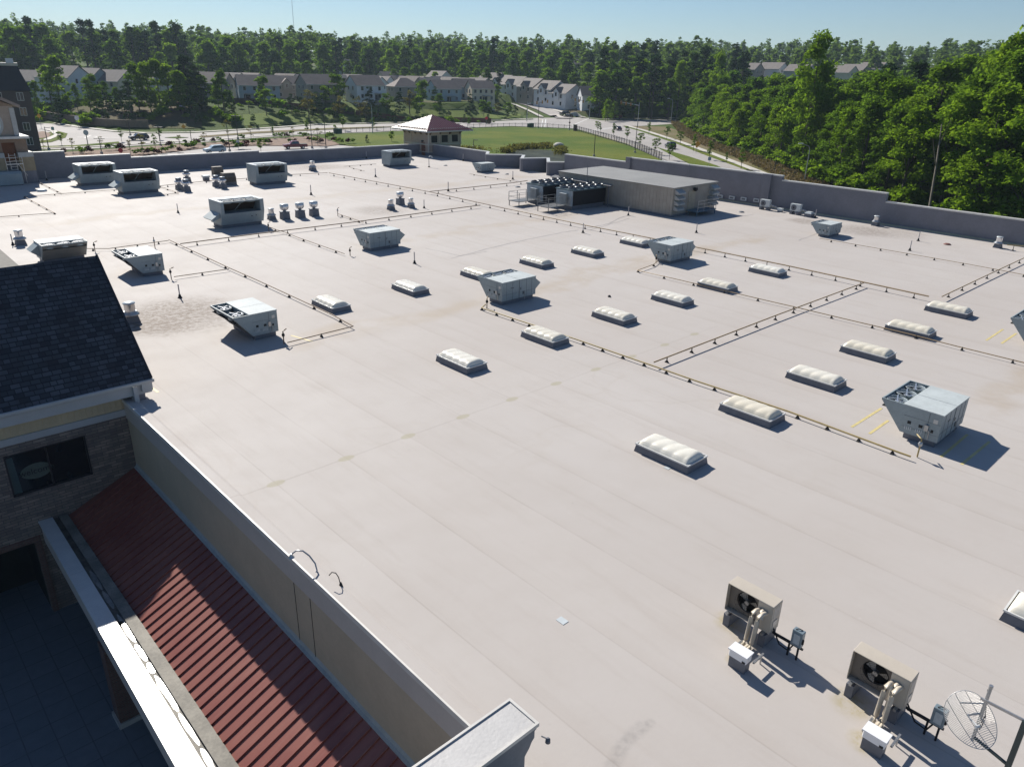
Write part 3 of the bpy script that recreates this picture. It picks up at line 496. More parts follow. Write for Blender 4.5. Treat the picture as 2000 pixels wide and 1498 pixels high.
for x0, x1 in ((14, 17.4), (18.7, 20.2)):
    c_(MB().box(x0, x1, 100.6, 109, 2.85, 3.35), 'stone_cap', CW); c_(MB().box(x0, x1-.02, 100.62, 109, 1.35, 2.85), 'stucco_block', TB); c_(MB().box(x0, x1-.04, 100.64, 109, 0, 1.35), 'block_base', PARA)
ck = c_(MB().tube([(17.15-.75,101,6.45),(17.15-.75,100.9,6.45)], 1.62, 40, False), 'clock_rim', CW)
cf = MB().tube([(16.4,100.91,6.45),(16.4,100.86,6.45)], 1.38, 40, False).build('clock_face', mat('pale clock face', (.55, .60, .58), .4)); cf.parent = ck
num = MB()
for k in range(12):
    a = math.pi/2-k*math.pi/6; u = Vector((math.cos(a), 0, math.sin(a))); v = Vector((-math.sin(a), 0, math.cos(a)))
    for q in range(*{0: (-1, 2), 1: (0, 1), 2: (0, 2)}.get(k % 3, (-1, 2))): b = Vector((16.4,100.84,6.45))+v*q*.11; num.bar(b+u*.98, b+u*1.28, .05, .02, (0,1,0))
    num.bar(Vector((16.4,100.845,6.45))+u*1.0-v*.16, Vector((16.4,100.845,6.45))+u*1.0+v*.16, .02, .01, (0,1,0)); q = num.build('numeral', BLACK); q.parent = ck; num = MB()
num.bar((16.4,100.83,6.45),(16.4+.75,100.83,6.6),.08,.02,(0,1,0)).bar((16.4,100.82,6.45),(16.2,100.82,7.45),.07,.02,(0,1,0))
q = num.build('clock_hands', BLACK); q.parent = ck
lad = MB()
for x in (17.75, 18.35): lad.bar((x,100.4,.2),(x,100.4,3.3),.05)
z = .4
while z < 3.2: lad.bar((17.75,100.4,z),(18.35,100.4,z),.035); z += .3
lad.bar((17.3,100.1,2.9),(18.9,100.1,2.9),.04).bar((17.3,100.1,2.5),(18.9,100.1,2.5),.04).bar((17.3,100.1,2.2),(18.9,100.1,2.2),.06,.1).bar((18.4,100.1,2.2),(19.1,100.1,.9),.05); [lad.bar((x,100.1,.1),(x,100.1,2.9),.05) for x in (17.3,18.9)]
t_ = thing('roof_ladder', 'steel ladder and landing rail against the clock tower', 'ladder', (18, 100.2, 0)); spart(lad, 'ladder_frame', STEEL, t_)
p = P(48, 362); b_ = thing('metal_equipment_box', 'pale blue grey metal cabinet at the foot of the clock tower', 'cabinet', (p.x, p.y, 0)); MB().ext([(0,.1),(0,1.25),(.25,1.5),(2.3,1.5),(2.3,.1)], 'x', -4, 0).build('cabinet', UNIT, b_, bevel=.02); MB().box(-3.9, -.1, .1, 2.2, 0, .1).build('curb', CURB, b_)
p = P(82, 374); b_ = thing('small_roof_cap', 'small white vent cap on the roof near the clock tower', 'vent cap', (p.x, p.y, 0)); MB().lathe([(.5,0),(.5,.12),(.35,.2)], n=16).build('cap', WHITE, b_)
# ---------------------------------------------------------------- rooftop units
def fan_into(par, x, y, z, r, kind=0):
    f = MB().lathe([(r,-.22),(r*1.02,-.02),(r*1.1,0),(r*1.02,.015),(r*.96,-.02),(r*.95,-.22)], (x,y,z), 20).build('fan', UNIT, par)
    bl = MB()
    for k in range(4):
        a = k*math.pi/2+.4+x; c, s = math.cos(a), math.sin(a); c2, s2 = math.cos(a+.75), math.sin(a+.75); bl.add([(x+.08*c,y+.08*s,z-.13),(x+r*.9*c,y+r*.9*s,z-.17),(x+r*.9*c2,y+r*.9*s2,z-.09),(x+.08*c2,y+.08*s2,z-.1)], [(0,1,2,3)])
    q = bl.lathe([(.08,-.16),(.08,-.06)], (x,y,z), 8).build('blades', SILVER, f)
    gd = MB(); gd.bar((x-r*1.05,y-r*.35,z+.03),(x+r*1.05,y+r*.35,z+.03),.045,.02).bar((x-r*.6,y+r*.75,z+.03),(x+r*.6,y-r*.75,z+.03),.03,.02).bar((x-r*.75,y-r*.6,z+.03),(x+r*.1,y-r*.95,z+.03),.03,.02)
    gd.build('guard', SILVER, f); return f
TOPW = mat('pale matt top panel', (.47, .51, .51), .62, var=.10, scale=1.2, spec=.25)
def make_rtu(nf=3):
    t_ = thing('rooftop_unit', 'x', 'rooftop unit', group='sloped end rooftop units')
    W, L, zt, zb, Lb = 1.4, 2.3, 1.4, .26, 1.38
    cb = MB(); prof = [(0,zb),(Lb,zb),(L,zt-.06),(L,zt),(L-.05,zt),(.0,zt)]
    wall = MB()   # hollow cabinet: two trapezoid ends, back, bottom, slanted face, fan deck
    for x0, x1 in ((-W,-W+.05),(W-.05,W)): wall.ext(prof, 'x', x0, x1)
    wall.box(-W+.05, W-.05, 0, .05, zb, zt-.02).box(-W+.05, W-.05, .05, Lb, zb, zb+.04).box(-W+.05, W-.05, 1.44, 1.48, zb+.3, zt-.01)
    wall.ext([(L,zt),(L-.05,zt),(L-.05,zt-.1),(L,zt-.08)], 'x', -W+.05, W-.05); wall.build('cabinet', UNIT, t_)
    co_ = MB(); n = 11
    for k in range(n):
        a, b = k/n, (k+.8)/n; f = lambda q, o_: (Lb+(L-Lb)*q+o_*.0, zb+(zt-.08-zb)*q); p0, p1 = f(a, 0), f(b, 0); co_.ext([(p0[0]-.10,p0[1]+.0),(p0[0],p0[1]),(p1[0]+.03,p1[1]),(p1[0]-.07,p1[1]+.02)], 'x', -W+.05, W-.05)
    co_.build('condenser_coil', UNITD, t_)
    MB().box(-W+.05, W-.05, 1.48, L-.05, zt-.34, zt-.30).build('fan_deck', DARK, t_)
    for i in range(nf): fan_into(t_, -W+2*W*(i+.5)/nf, 1.88, zt-.06, .37)
    for x0, x1 in ((-W-.01,-.012),(.012,W+.01)): MB().box(x0, x1, -.02, 1.47, zt-.015, zt+.02).build('top_panel', TOPW, t_)
    MB().ext([(W,zt-.1),(W+.55,zt-.52),(W+.5,zt-.56),(W,zt-.95)], 'y', .12, 1.3).build('intake_hood', UNIT, t_)
    MB().box(-W+.12, W-.12, .1, Lb-.12, 0, zb).build('curb', CURB, t_)
    sq = MB(); sq.box(-W-.012,-W,.62,.76,.66,.78).box(-W-.012,-W,1.05,1.18,.68,.80).box(-W-.012,-W,.22,.31,.60,.72); sq.build('vent_opening', DARK, t_)
    lv = MB()
    for y0 in (.60, 1.0):
        for k in range(4): lv.box(-W-.018, -W, y0+k*.07, y0+k*.07+.03, .42, .56)
    lv.build('louver_slots', WHITE, t_)
    MB().box(-W-.008,-W,.14,.30,1.0,1.16).build('label_plate', COPE, t_)
    sm__ = MB(); sm__.box(-.012,.012,-.012,0,zb,zt-.02).box(-W-.008,-W,.46,.475,zb,zt-.05); sm__.box(.10,.13,-.03,-.012,.75,.9)
    for z_ in (.52, .98): sm__.box(-W-.006,-W,.02,1.36,z_,z_+.008)
    for x_ in (-1.05, -.55, .6, 1.05): sm__.box(x_,x_+.008,-.008,0,zb,zt-.03)
    sm__.box(-1.38,1.38,-.008,0,.62,.628); sm__.box(-.7,-.45,-.012,0,.95,1.0); sm__.box(.3,.42,-.03,0,.45,.62); sm__.build('door_seam', mat('dark panel seam', (.12, .13, .135), .7), t_)  # seams and panel lines drawn as thin dark strips
    cd_ = MB().tube([(-W-.03,.35,.3),(-W-.03,.35,.62),(-W-.03,.42,.7)], .018, 6).tube([(.45,-.03,.12),(.45,-.03,.55)], .015, 6); cd_.build('conduit', STEEL, t_); MB().box(-W-.07,-W,.40,.54,.62,.86).build('disconnect_box', STEEL, t_)
    return t_
def make_big(nf=3, side=1):
    t_ = thing('large_rooftop_unit', 'x', 'rooftop unit', group='large box rooftop units with dark coil opening')
    W, D, zt = 1.95, 2.5, 2.3
    w_ = MB(); pr_ = [(0,1.32),(.42,.3),(D,.3),(D,zt),(1.25,zt),(1.25,1.32)]
    # side walls keep the full outline; the front upper half is an open coil bay
    for x0, x1 in ((-W,-W+.28),(W-.34,W)): w_.ext([(0,1.32),(.36,.3),(D,.3),(D,zt),(0,zt)], 'x', x0, x1)
    w_.ext([(0,1.30),(.36,.3),(D,.3),(D,1.30)], 'x', -W+.28, W-.34); w_.box(-W+.28, W-.34, 1.5, D, 1.30, zt); w_.box(-W+.28, W-.34, 0, .10, zt-.10, zt)
    w_.build('cabinet', UNIT, t_)
    MB().add([(-W+.28,1.45,1.31),(W-.34,1.45,1.31),(W-.34,.75,zt-.1),(-W+.28,.75,zt-.1)], [(0,1,2,3)]).build('coil', mat('dark brown coil', (.05, .033, .022), .7), t_)
    fk = MB(); fk.box(-W+.28, W-.34, .10, 1.5, zt-.09, zt-.07); fd = fk.build('fan_deck', DARK, t_)
    for i in range(nf): fan_into(t_, -W+.28+(2*W-.62)*(i+.5)/nf, .78, zt-.01, .44)
    MB().bar((0,.08,zt-.1),(-.25,1.2,1.35),.05).build('brace', UNIT, t_)
    MB().box(-W, -W+.3, -.01, D, zt, zt+.02).box(W-.36, W, -.01, D, zt, zt+.02).box(-W+.3, W-.36, 1.5, D, zt, zt+.02).build('top_panel', WHITE, t_)
    s = side; x = W*s; pr2 = [(x,1.35),(x+.80*s,.85),(x+.62*s,.70),(x,.95)]
    MB().ext(pr2 if s < 0 else pr2[::-1], 'y', .35, 2.2).build('intake_hood', UNIT, t_)
    MB().box(-W+.15, W-.15, .45, D-.1, 0, .3).build('curb', CURB, t_)
    q = MB(); yf = lambda z: .36*(1.32-z)/1.02-.008
    for xx, z in ((.75,.85),(1.15,.88)): q.box(xx, xx+.12, yf(z)-.02, yf(z), z, z+.11)
    q.build('vent_opening', DARK, t_); return t_
rt0 = make_rtu(3); rt2 = make_rtu(2); used2 = False
RL = [((30.8,7.35),0,1,'white and grey rooftop unit between yellow roof stripes, nearest the camera'),
 ((30.45,31.7),0,1,'grey rooftop unit in the middle of the roof, hiding the back of a skylight'),
 ((47.35,31.75),0,1,'grey rooftop unit beside the gas line elbow, just below the long metal plant room'),
 ((32.15,48.55),0,1,'grey rooftop unit standing alone behind the skylights with a fan strip on its far edge'),
 ((47.4,7.35),0,1,'grey rooftop unit cut by the right edge of the photo'),
 ((66.8,29.0),0,.80,'small grey rooftop unit near the right parapet with rusty stains around it'),
 ((70.2,80.0),0,.85,'small grey rooftop unit in the far corner near the zigzag parapet'),
 ((16.4,36.45),math.pi/2,1,'overhanging rooftop unit beside the dirty roof patch, the nearer one on the left'),
 ((16.4,52.5),math.pi/2,1,'overhanging rooftop unit behind the ridge of the dark shingled roof'),
 ((12.35,60.2),math.pi,1,'ribbed rooftop unit partly hidden by the ridge of the dark gable')]
for i, (xy, rz, s, lb) in enumerate(RL):
    src_ = rt2 if i in (7, 8) else rt0; o = src_ if i in (0, 7) else copy_tree(src_); place(o, (xy[0], xy[1], 0), rz, lb, s)
bg0 = make_big(3, -1); bg1 = make_big(3, 1)
place(bg0, (27.4,63.0,0), 0, 'large rooftop unit with dark open bay, beside the row of four exhaust fans', .98)
BL = [((26.7,86.2),bg0,'large rooftop unit with dark open bay, in front of its twin at the far left'),((25.0,94.8),bg0,'large rooftop unit half hidden behind its twin at the far left')]
for xy, src, lb in BL: place(copy_tree(src), (xy[0], xy[1], 0), 0, lb, .98)
place(bg1, (40.9,84.8,0), 0, 'large rooftop unit with dark open bay near the front parapet, standing alone', 1.0)
place(copy_tree(bg1), (63.8,91.4,0), 0, 'large rooftop unit closest to the red roofed stair tower', .92)
# ---------------------------------------------------------------- skylights
def make_sky():
    t_ = thing('skylight', 'x', 'skylight', group='ivory domed skylights set in rows on the roof'); LX, LY = 1.24, 2.35
    MB().hexa([(-.02,-.02,0),(LX+.02,-.02,0),(LX+.02,LY+.02,0),(-.02,LY+.02,0)], [(.03,.03,.28),(LX-.03,.03,.28),(LX-.03,LY-.03,.28),(.03,LY-.03,.28)]).build('curb', CURB, t_)
    r = MB(); r.box(0,LX,0,.05,.28,.33).box(0,LX,LY-.05,LY,.28,.33).box(0,.05,.05,LY-.05,.28,.33).box(LX-.05,LX,.05,LY-.05,.28,.33); r.build('frame', mat('pale frame metal', (.62, .62, .60), .3, var=.04), t_)
    NU, NV = 49, 15; V = []; F = []
    for i in range(NU):
        u = i/(NU-1)
        for k in range(NV):
            v = k/(NV-1); s = 2*v-1; e = min(u, 1-u)/.10; e = min(1, e); e = math.sqrt(max(0, 1-(1-e)**2))
            ph = (u-.06)/.88*4+.30*s; lobe = abs(math.sin(math.pi*ph)); z = .265*(max(0, 1-abs(s)**2.8)**.6)*(.84+.16*lobe*(.25+.75*abs(s)))*e
            V.append((.07+(LX-.14)*v, .07+(LY-.14)*u, .30+z))
    for i in range(NU-1):
        for k in range(NV-1): a = i*NV+k; F.append((a, a+1, a+NV+1, a+NV))
    MB().add(V, F, True).build('dome', DOME, t_); return t_
s0 = make_sky(); xs = [20.45, 26.1, 31.75, 37.35, 42.9, 48.85]
first = True; cn = ['first', 'second', 'third', 'fourth', 'fifth', 'sixth']
for j, (y, rn) in enumerate(((12.47, 'nearest row'), (24.6, 'middle row'), (36.6, 'farthest row'))):
    for i, x in enumerate(xs):
        o = s0 if first else copy_tree(s0); first = False
        if (j, i) == (1, 4): x = 42.35
        place(o, (x, y, 0), 0, 'ivory domed skylight, %s from the left end of the %s' % (cn[i], rn))
place(copy_tree(s0), (20.3, .2, 0), 0, 'ivory domed skylight cut by the right edge, above the lower air conditioner')
# ---------------------------------------------------------------- exhaust fans and vents
def make_fan(kind):
    if kind == 'barrel':
        t_ = thing('exhaust_fan', 'x', 'exhaust fan', group='silver upblast exhaust fans'); MB().hexa([(-.36,-.36,0),(.36,-.36,0),(.36,.36,0),(-.36,.36,0)], [(-.32,-.32,.62),(.32,-.32,.62),(.32,.32,.62),(-.32,.32,.62)]).box(-.36,.36,-.36,.36,.62,.68).build('curb', CURB, t_)
        MB().lathe([(.12,.68),(.14,.76),(.32,.86),(.40,.98),(.40,1.22),(.36,1.28)], n=20).build('fan_bowl', SILVER, t_); MB().lathe([(.40,1.28),(.38,1.34),(.1,1.37)], n=20).build('top_cap', WHITE, t_)
    elif kind == 'mush':
        t_ = thing('exhaust_fan', 'x', 'exhaust fan', group='dark capped exhaust fans'); MB().hexa([(-.40,-.40,0),(.40,-.40,0),(.40,.40,0),(-.40,.40,0)], [(-.34,-.34,.6),(.34,-.34,.6),(.34,.34,.6),(-.34,.34,.6)]).build('curb', CURB, t_)
        MB().lathe([(.24,.6),(.26,.7),(.50,.95),(.50,1.05),(.30,1.12)], n=20).build('fan_bowl', SILVER, t_); MB().lathe([(.32,1.1),(.34,1.34),(.33,1.38)], n=20).build('motor_cover', CURB, t_); MB().lathe([(.35,1.38),(.34,1.42),(.08,1.45)], n=20).build('top_cap', WHITE, t_)
    else:
        t_ = thing('exhaust_fan', 'x', 'exhaust fan', group='small drum exhaust fans'); MB().hexa([(-.34,-.34,0),(.34,-.34,0),(.34,.34,0),(-.34,.34,0)], [(-.27,-.27,.35),(.27,-.27,.35),(.27,.27,.35),(-.27,.27,.35)]).build('curb', CURB, t_)
        MB().lathe([(.28,.35),(.42,.40),(.42,.46),(.30,.56),(.30,.60)], n=20).build('skirt', STEEL, t_); MB().lathe([(.26,.60),(.26,.98),(.29,1.0)], n=20).build('drum', SILVER, t_); MB().lathe([(.30,1.0),(.29,1.04),(.1,1.07)], n=20).build('top_cap', WHITE, t_)
    return t_
FL = {'barrel': [(557,430,1,'silver exhaust fan, left one of the three big ones in the row of four'),(587,427,1,'silver exhaust fan, middle one of the three big ones in the row of four'),(614,424,1,'silver exhaust fan on a tall curb, right end of the row of four'),(782,402,.95,'taller silver exhaust fan standing behind two small ones')],
 'mush': [(365,376,.9,'dark capped exhaust fan in front of the left cluster of three'),(351,373,.9,'dark capped exhaust fan at the left of the left cluster of three'),(366,357,.9,'dark capped exhaust fan behind the left cluster of three'),(436,370,.88,'dark capped exhaust fan in front of the brown boxes, right one'),(423,367,.88,'dark capped exhaust fan in front of the brown boxes, left one')],
 'drum': [(531,431,.95,'small drum exhaust fan at the left end of the row of four'),(258,631,1.05,'silver drum exhaust fan beside the dark shingled gable and the dirty roof patch'),(41,480,1.05,'silver drum exhaust fan near the left edge behind the ribbed unit'),(763.8,412,.95,'small exhaust fan left of the taller one near the gas line'),(803,408,.9,'small exhaust fan right of the taller one near the gas line'),(611,336,1.2,'silver exhaust fan in the dark stained patch by the front parapet'),(1709.4,443,.9,'white exhaust fan close to the right parapet behind the small unit'),(1948,486,.9,'white exhaust fan close to the right parapet near the right edge')]}
for k, lst in FL.items():
    src = make_fan(k)
    for i, (x, y, s, lb) in enumerate(lst): p = P(x, y-2); o = src if i == 0 else copy_tree(src); place(o, p, 0, lb, s)
for (x, y, s, lb) in ((450.6,362,1.0,'brown louvered relief box right of the dark capped fans'),(428,345,.85,'brown louvered relief box behind the dark capped fans')):
    p = P(x, y); t_ = thing('relief_vent_box', lb, 'vent box', p, sc_=s, group='brown relief vent boxes'); MB().box(-.75,.75,-.05,.85,0,.35).build('curb', CURB, t_); m_ = mat('brown grille', (.15, .125, .10), .7); b_ = MB().ext([(-.12,.35),(-.12,.9),(.15,1.35),(.9,1.35),(.9,.35)], 'x', -.7, .7)
    b_.build('hood', m_, t_); l_ = MB(); [l_.box(-.66+k*.12,-.63+k*.12,-.15,-.12,.38,.88) for k in range(12)]; l_.build('grille', BLACK, t_)
p = P(403, 353); t_ = thing('small_white_vent', 'small white square vent left of the dark capped fans with brown roof boxes', 'vent', p); MB().box(-.3,.3,-.3,.3,0,.4).build('curb', CURB, t_); MB().box(-.38,.38,-.38,.38,.4,.6).build('cap', WHITE, t_)
def make_pipe():
    t_ = thing('vent_pipe', 'x', 'vent pipe', group='thin vent pipes with conical boots'); MB().lathe([(.15,0),(.09,.08),(.06,.22)], n=12).build('boot', BLACK, t_); MB().tube([(0,0,.02),(0,0,.85)], .038, 8).build('pipe', mat('grey vent pipe', (.40, .38, .38), .5), t_); return t_
VP = [(351.7,582,'by the dirty roof patch beside the overhanging unit'),(25.5,479,'at the left edge beside a silver drum fan'),(348,416,'left of the large unit beside the row of four fans'),(809.7,515,'right of the solitary unit behind the skylights'),(1359.8,455,'between the plant room and the unit by the gas elbow'),(607.7,381,'above the row of four fans'),(733.5,346,'in front of the unit closest to the stair tower'),(828.4,407,'right of the three small fans'),(875.5,374,'at the bend of the gas line in the far half'),(1138.5,455,'against the gas line in front of the condensers'),(1227,421,'in front of the long plant room wall'),(1776.5,490,'by the right parapet, nearer of the leaning pair'),(1793,471,'by the right parapet, farther of the pair'),(904.6,315,'near the zigzag parapet corner'),(91.5,353,'by the front parapet at the far left'),(1592,426,'behind the small unit by the right parapet'),(649,309,'against the front parapet behind the stained patch'),(715.8,310,'against the front parapet left of the tower unit'),(1001.5,351,'left of the condensers near the round drain'),(1890.5,503,'beside the white fan near the right edge')]
v0 = make_pipe()
for i, (x, y, lb) in enumerate(VP[:-1]): place(v0 if i == 0 else copy_tree(v0), P(x, y), 0, 'thin black booted vent pipe '+lb, (1.0 if y > 400 else 1.25))
for x, y, hh, lb in ((1147,352,3.2,'tall dark mast rising behind the condensers'),(1344.5,352,2.6,'dark mast standing behind the plant room roof'),(838,327,1.5,'post with a small camera head in front of the stair tower'),(302,487,.0,'')):
    if not hh: continue
    if x in (1147, 1344.5):
        d = ray(x, 340); t = (62.15 if x == 1147 else 76.2)/d[0]; p = Vector((d[0]*t, d[1]*t, 0)); d = ray(x, 315 if x == 1147 else 322); t = p.x/d[0]; hh = H+d[2]*t
    else: p = P(x, y)
    t_ = thing('mast', lb, 'mast', p); MB().tube([(0,0,0),(0,0,hh)], [.05,.03], 8).build('pole', CURB, t_); MB().lathe([(.18,0),(.08,.15)], n=10).build('boot', BLACK, t_)
    if x == 838: MB().tube([(0,0,hh-.1),(.2,-.05,hh+.05),(.45,-.1,hh-.05),(.55,-.1,hh-.25)], .06, 8).build('camera_head', WHITE, t_)
for x, y, r_, lb, m_ in ((1850,478,.30,'rusty red round roof drain on the right part of the roof',mat('rusty red iron', (.16, .05, .035), .7)),(1011,366,.35,'round roof drain near the corner parapet left of the condensers',CURB),(870,324,.3,'flat roof drain in front of the stair tower',CURB),(1448,415,.3,'roof drain behind the plant room',CURB),(990,341,.3,'low flat hatch drain near the small corner unit',CURB),(1190,580,.10,'tiny dark puck on the bare roof between skylight rows',BLACK)):
    t_ = tag(MB().lathe([(r_,0),(r_,.04),(r_*.7,.10),(r_*.2,.12)], n=14).build('roof_drain', m_), lb, 'drain'); t_.location = P(x, y)
for x, y, lb in ((1098,1212,'small square white patch on the bare foreground roof'),(1303,914,'tiny pale square patch beside the nearest skylight')):
    t_ = tag(MB().box(-.10,.10,-.13,.13,.0,.012).build('roof_patch', WHITE), lb, 'patch'); t_.location = P(x, y); t_.scale = (1, 1, 1) if y > 1000 else (.8, .8, 1)
# overflow scuppers on the right parapet
for k, x in enumerate((1407,1430,1453,1478)):
    d = ray(x, 384+k*2.6); t = 76.55/d[0]; y_ = d[1]*t; z_ = H+d[2]*t; t_ = thing('scupper', 'white overflow scupper box on the right parapet, '+['nearest the plant room','second from the plant room','third from the plant room','farthest from the plant room'][k], 'scupper', (76.55, y_, z_), group='white scuppers on the parapet')
    MB().box(-.12,0,-.35,.35,-.17,.2).build('box', WHITE, t_); MB().box(-.13,-.12,-.22,.22,-.08,.1).build('opening', CURB, t_)
# ---------------------------------------------------------------- gas pipe runs
def run(pts, r, h, m, lb, n_sup=None, tall=False, rise0=None):
    c = [P(x, y) for x, y in pts]; t_ = thing('gas_pipe', lb, 'gas pipe', c[0], group='gas pipe runs laid across the roof'); o0 = c[0]
    q = [p-o0+Vector((0,0,h)) for p in c]; MB().tube(q, r*.9, 6).build('pipe', m, t_)
    if n_sup is None: n_sup = max(1, int(sum((c[i+1]-c[i]).length for i in range(len(c)-1))/2.9))
    k = 0; tot = sum((c[i+1]-c[i]).length for i in range(len(c)-1))
    for j in range(n_sup):
        d = tot*(j+.5)/n_sup; i = 0
        while d > (c[i+1]-c[i]).length and i < len(c)-2: d -= (c[i+1]-c[i]).length; i += 1
        u = (c[i+1]-c[i]).normalized(); p = c[i]+u*d-o0; v = Vector((-u.y, u.x, 0))
        s = MB(); a = u*.085; b = v*.17; a = a*.6; b = b*.6; s.hexa([p-a-b, p+a-b, p+a+b, p-a+b], [p-a*.7-b*.4+Vector((0,0,min(h,.13)-r*.8)), p+a*.7-b*.4+Vector((0,0,min(h,.13)-r*.8)), p+a*.7+b*.4+Vector((0,0,min(h,.13)-r*.8)), p-a*.7+b*.4+Vector((0,0,min(h,.13)-r*.8))])
        if h > .14: s.bar(p+Vector((0,0,.09)), p+Vector((0,0,h+.03)), .04)
        s.build('support_block', BLACK, t_)
    return t_
run([(642.6,342.6),(838,380),(1000,416.3)], .045, .30, PIPEB, 'long rusty gas pipe from the front parapet to the middle of the far roof', 15)
run([(1000,416.3),(1137,446),(1220,462.5),(1350,489),(1532,526.5),(1685,560.3),(1812,588.5)], .05, .32, PIPE, 'long raised tan gas pipe running past the condensers to the far right skylights', 22)
run([(330.5,472.8),(448,528),(500,551),(650,620.6),(690,643)], .035, .17, PIPEB, 'thin gas pipe running diagonally between the left units')
run([(948,600),(941,606),(948,609),(1124,668),(1276,721),(1358,750),(1538,810),(1757,892),(1777,899)], .04, .16, PIPEY, 'yellow gas pipe passing beneath two skylights to the nearest unit', 19)
run([(1276.5,718),(1515,624.8),(1685.3,560.5)], .04, .28, PIPE, 'raised gas pipe branch climbing from the yellow pipe to the tan pipe', 11)
run([(1838,587.5),(1920,548),(2000,510)], .04, .28, PIPE, 'raised gas pipe branch from the farthest skylight to the right edge', 7)
run([(353,483),(500,463.5),(690,440),(938,406)], .045, .26, PIPEB, 'dark gas pipe crossing behind the solitary unit', 12)
run([(838,380),(1000,362.5),(1030,358)], .045, .30, PIPEB, 'dark gas pipe leading to the condensers', 6)
run([(340.5,545.5),(448,530)], .03, .16, PIPEB, 'short gas pipe from the left overhanging unit behind the gable')
run([(562,675),(690,643)], .03, .16, PIPEB, 'short gas pipe from the nearer left overhanging unit')
run([(1285,514),(1276,521),(1244.5,532.5),(1316.6,549),(1484,589),(1551,604.5),(1655,629.5),(1771.5,657),(1864,681),(1981,710),(2030,722)], .03, .16, PIPE, 'thin tan gas pipe with an elbow by a unit running to the right edge', 12)
run([(1600,469.5),(1657,479),(1771,499),(1890,520),(1946,530.5),(2030,547)], .025, .15, PIPE, 'thin gas pipe from the small unit toward the right edge', 8)
run([(524,447),(557.5,458),(582.6,468),(673,500)], .03, .16, PIPEB, 'thin gas pipe from the large unit down to the solitary unit', 5)
run([(160,490),(213,490),(330,474)], .03, .16, PIPEB, 'thin gas pipe behind the dark gable ridge', 4)
run([(0,426.5),(107.6,419),(47.6,386.5),(215,374),(305,368)], .03, .12, PIPEB, 'thin gas pipe with two bends at the far left', 10)
run([(75,357.6),(120,380)], .03, .12, PIPEB, 'short gas pipe near the clock tower', 3); run([(308,367.5),(400,357.6),(475,352.6),(560,345),(640,341)], .035, .2, PIPEB, 'dark gas pipe passing behind the clusters of fans', 9)
run([(306,364),(350,380),(305,384)], .025, .12, PIPEB, 'short bent gas pipe beside the far left twin units', 4); run([(660,421),(710,438)], .03, .16, PIPEB, 'short gas pipe with a standing loop near the fan row', 3)
run([(672,327),(735,322)], .025, .12, PIPEB, 'short gas pipe left of the tower unit', 3); run([(684,329),(712,336)], .025, .12, PIPEB, 'short gas pipe stub in front of the tower unit', 2)
run([(917,341),(930,344),(990,354),(1010,357)], .025, .12, PIPEB, 'short gas pipe in front of the small corner unit', 4); run([(1964,489),(2020,493)], .04, .45, PIPEY, 'yellow gas pipe frame by the white fan at the right edge', 2)
# risers at units
for x, y, hh, m_, lb in ((1791,893,.75,PIPEY,'yellow gas riser with valve at the nearest unit'),(951,602,.6,PIPE,'tan gas riser at the middle unit'),(1281,514,.55,PIPE,'tan gas riser at the unit beside the gas elbow'),(684,500,.6,PIPEB,'dark gas riser at the solitary unit'),(555,673,.7,PIPEB,'dark gas riser at the nearer left overhanging unit'),(335,546,.7,PIPEB,'dark gas riser at the left overhanging unit behind the gable'),(525,452,.7,PIPEB,'dark gas riser at the large unit beside the fan row'),(186,492,.7,PIPEB,'dark gas riser beside the ribbed unit'),(660,423,.75,PIPEB,'dark standing gas loop near the fan row'),(303,485,.75,PIPEB,'dark gas riser with small head behind the overhanging unit')):
    p = P(x, y); t_ = thing('gas_riser', lb, 'gas riser', p, group='gas risers beside the units'); MB().tube([(0,0,.02),(0,0,hh),(.12,.1,hh),(.32,.28,hh)] if x != 303 else [(0,0,0),(0,0,hh+.1)], .03, 6).build('pipe', m_, t_); MB().lathe([(.05,hh-.28),(.08,hh-.22),(.08,hh-.16),(.04,hh-.1)], n=8).build('valve', STEEL if hh > .72 else BLACK, t_)
# dried water tracks and sealed cracks on the membrane
SEAL = mat('grey water track', (.30, .275, .26), .6, var=.2, scale=4)
for pts, wd in (([(880,505),(930,492),(985,478),(1040,466),(1100,454),(1135,449)], .10), ([(1145,446),(1190,437),(1215,424),(1240,420)], .12), ([(1150,450),(1200,436),(1235,425)], .07), ([(1400,432),(1440,424),(1480,418)], .08), ([(830,485),(900,500),(960,490)], .06), ([(1560,470),(1600,455),(1620,448)], .07)):
    c = []
    for (xa, ya), (xb, yb) in zip(pts[:-1], pts[1:]): c += [P(xa+(xb-xa)*k/6+rnd.uniform(-1, 1), ya+(yb-ya)*k/6+rnd.uniform(-.4, .4)) for k in range(6)]
    V = []
    for s_ in (-1, 1):
        for i, p in enumerate(c): d = (c[min(i+1, len(c)-1)]-c[max(i-1, 0)]).normalized(); q = p+Vector((-d.y, d.x, 0))*wd*s_*rnd.uniform(.3, 1.0); V.append((q.x, q.y, .005))
    n = len(c); spart(MB().add(V, [(i, i+1, n+i+1, n+i) for i in range(n-1)]), 'water_track', SEAL)
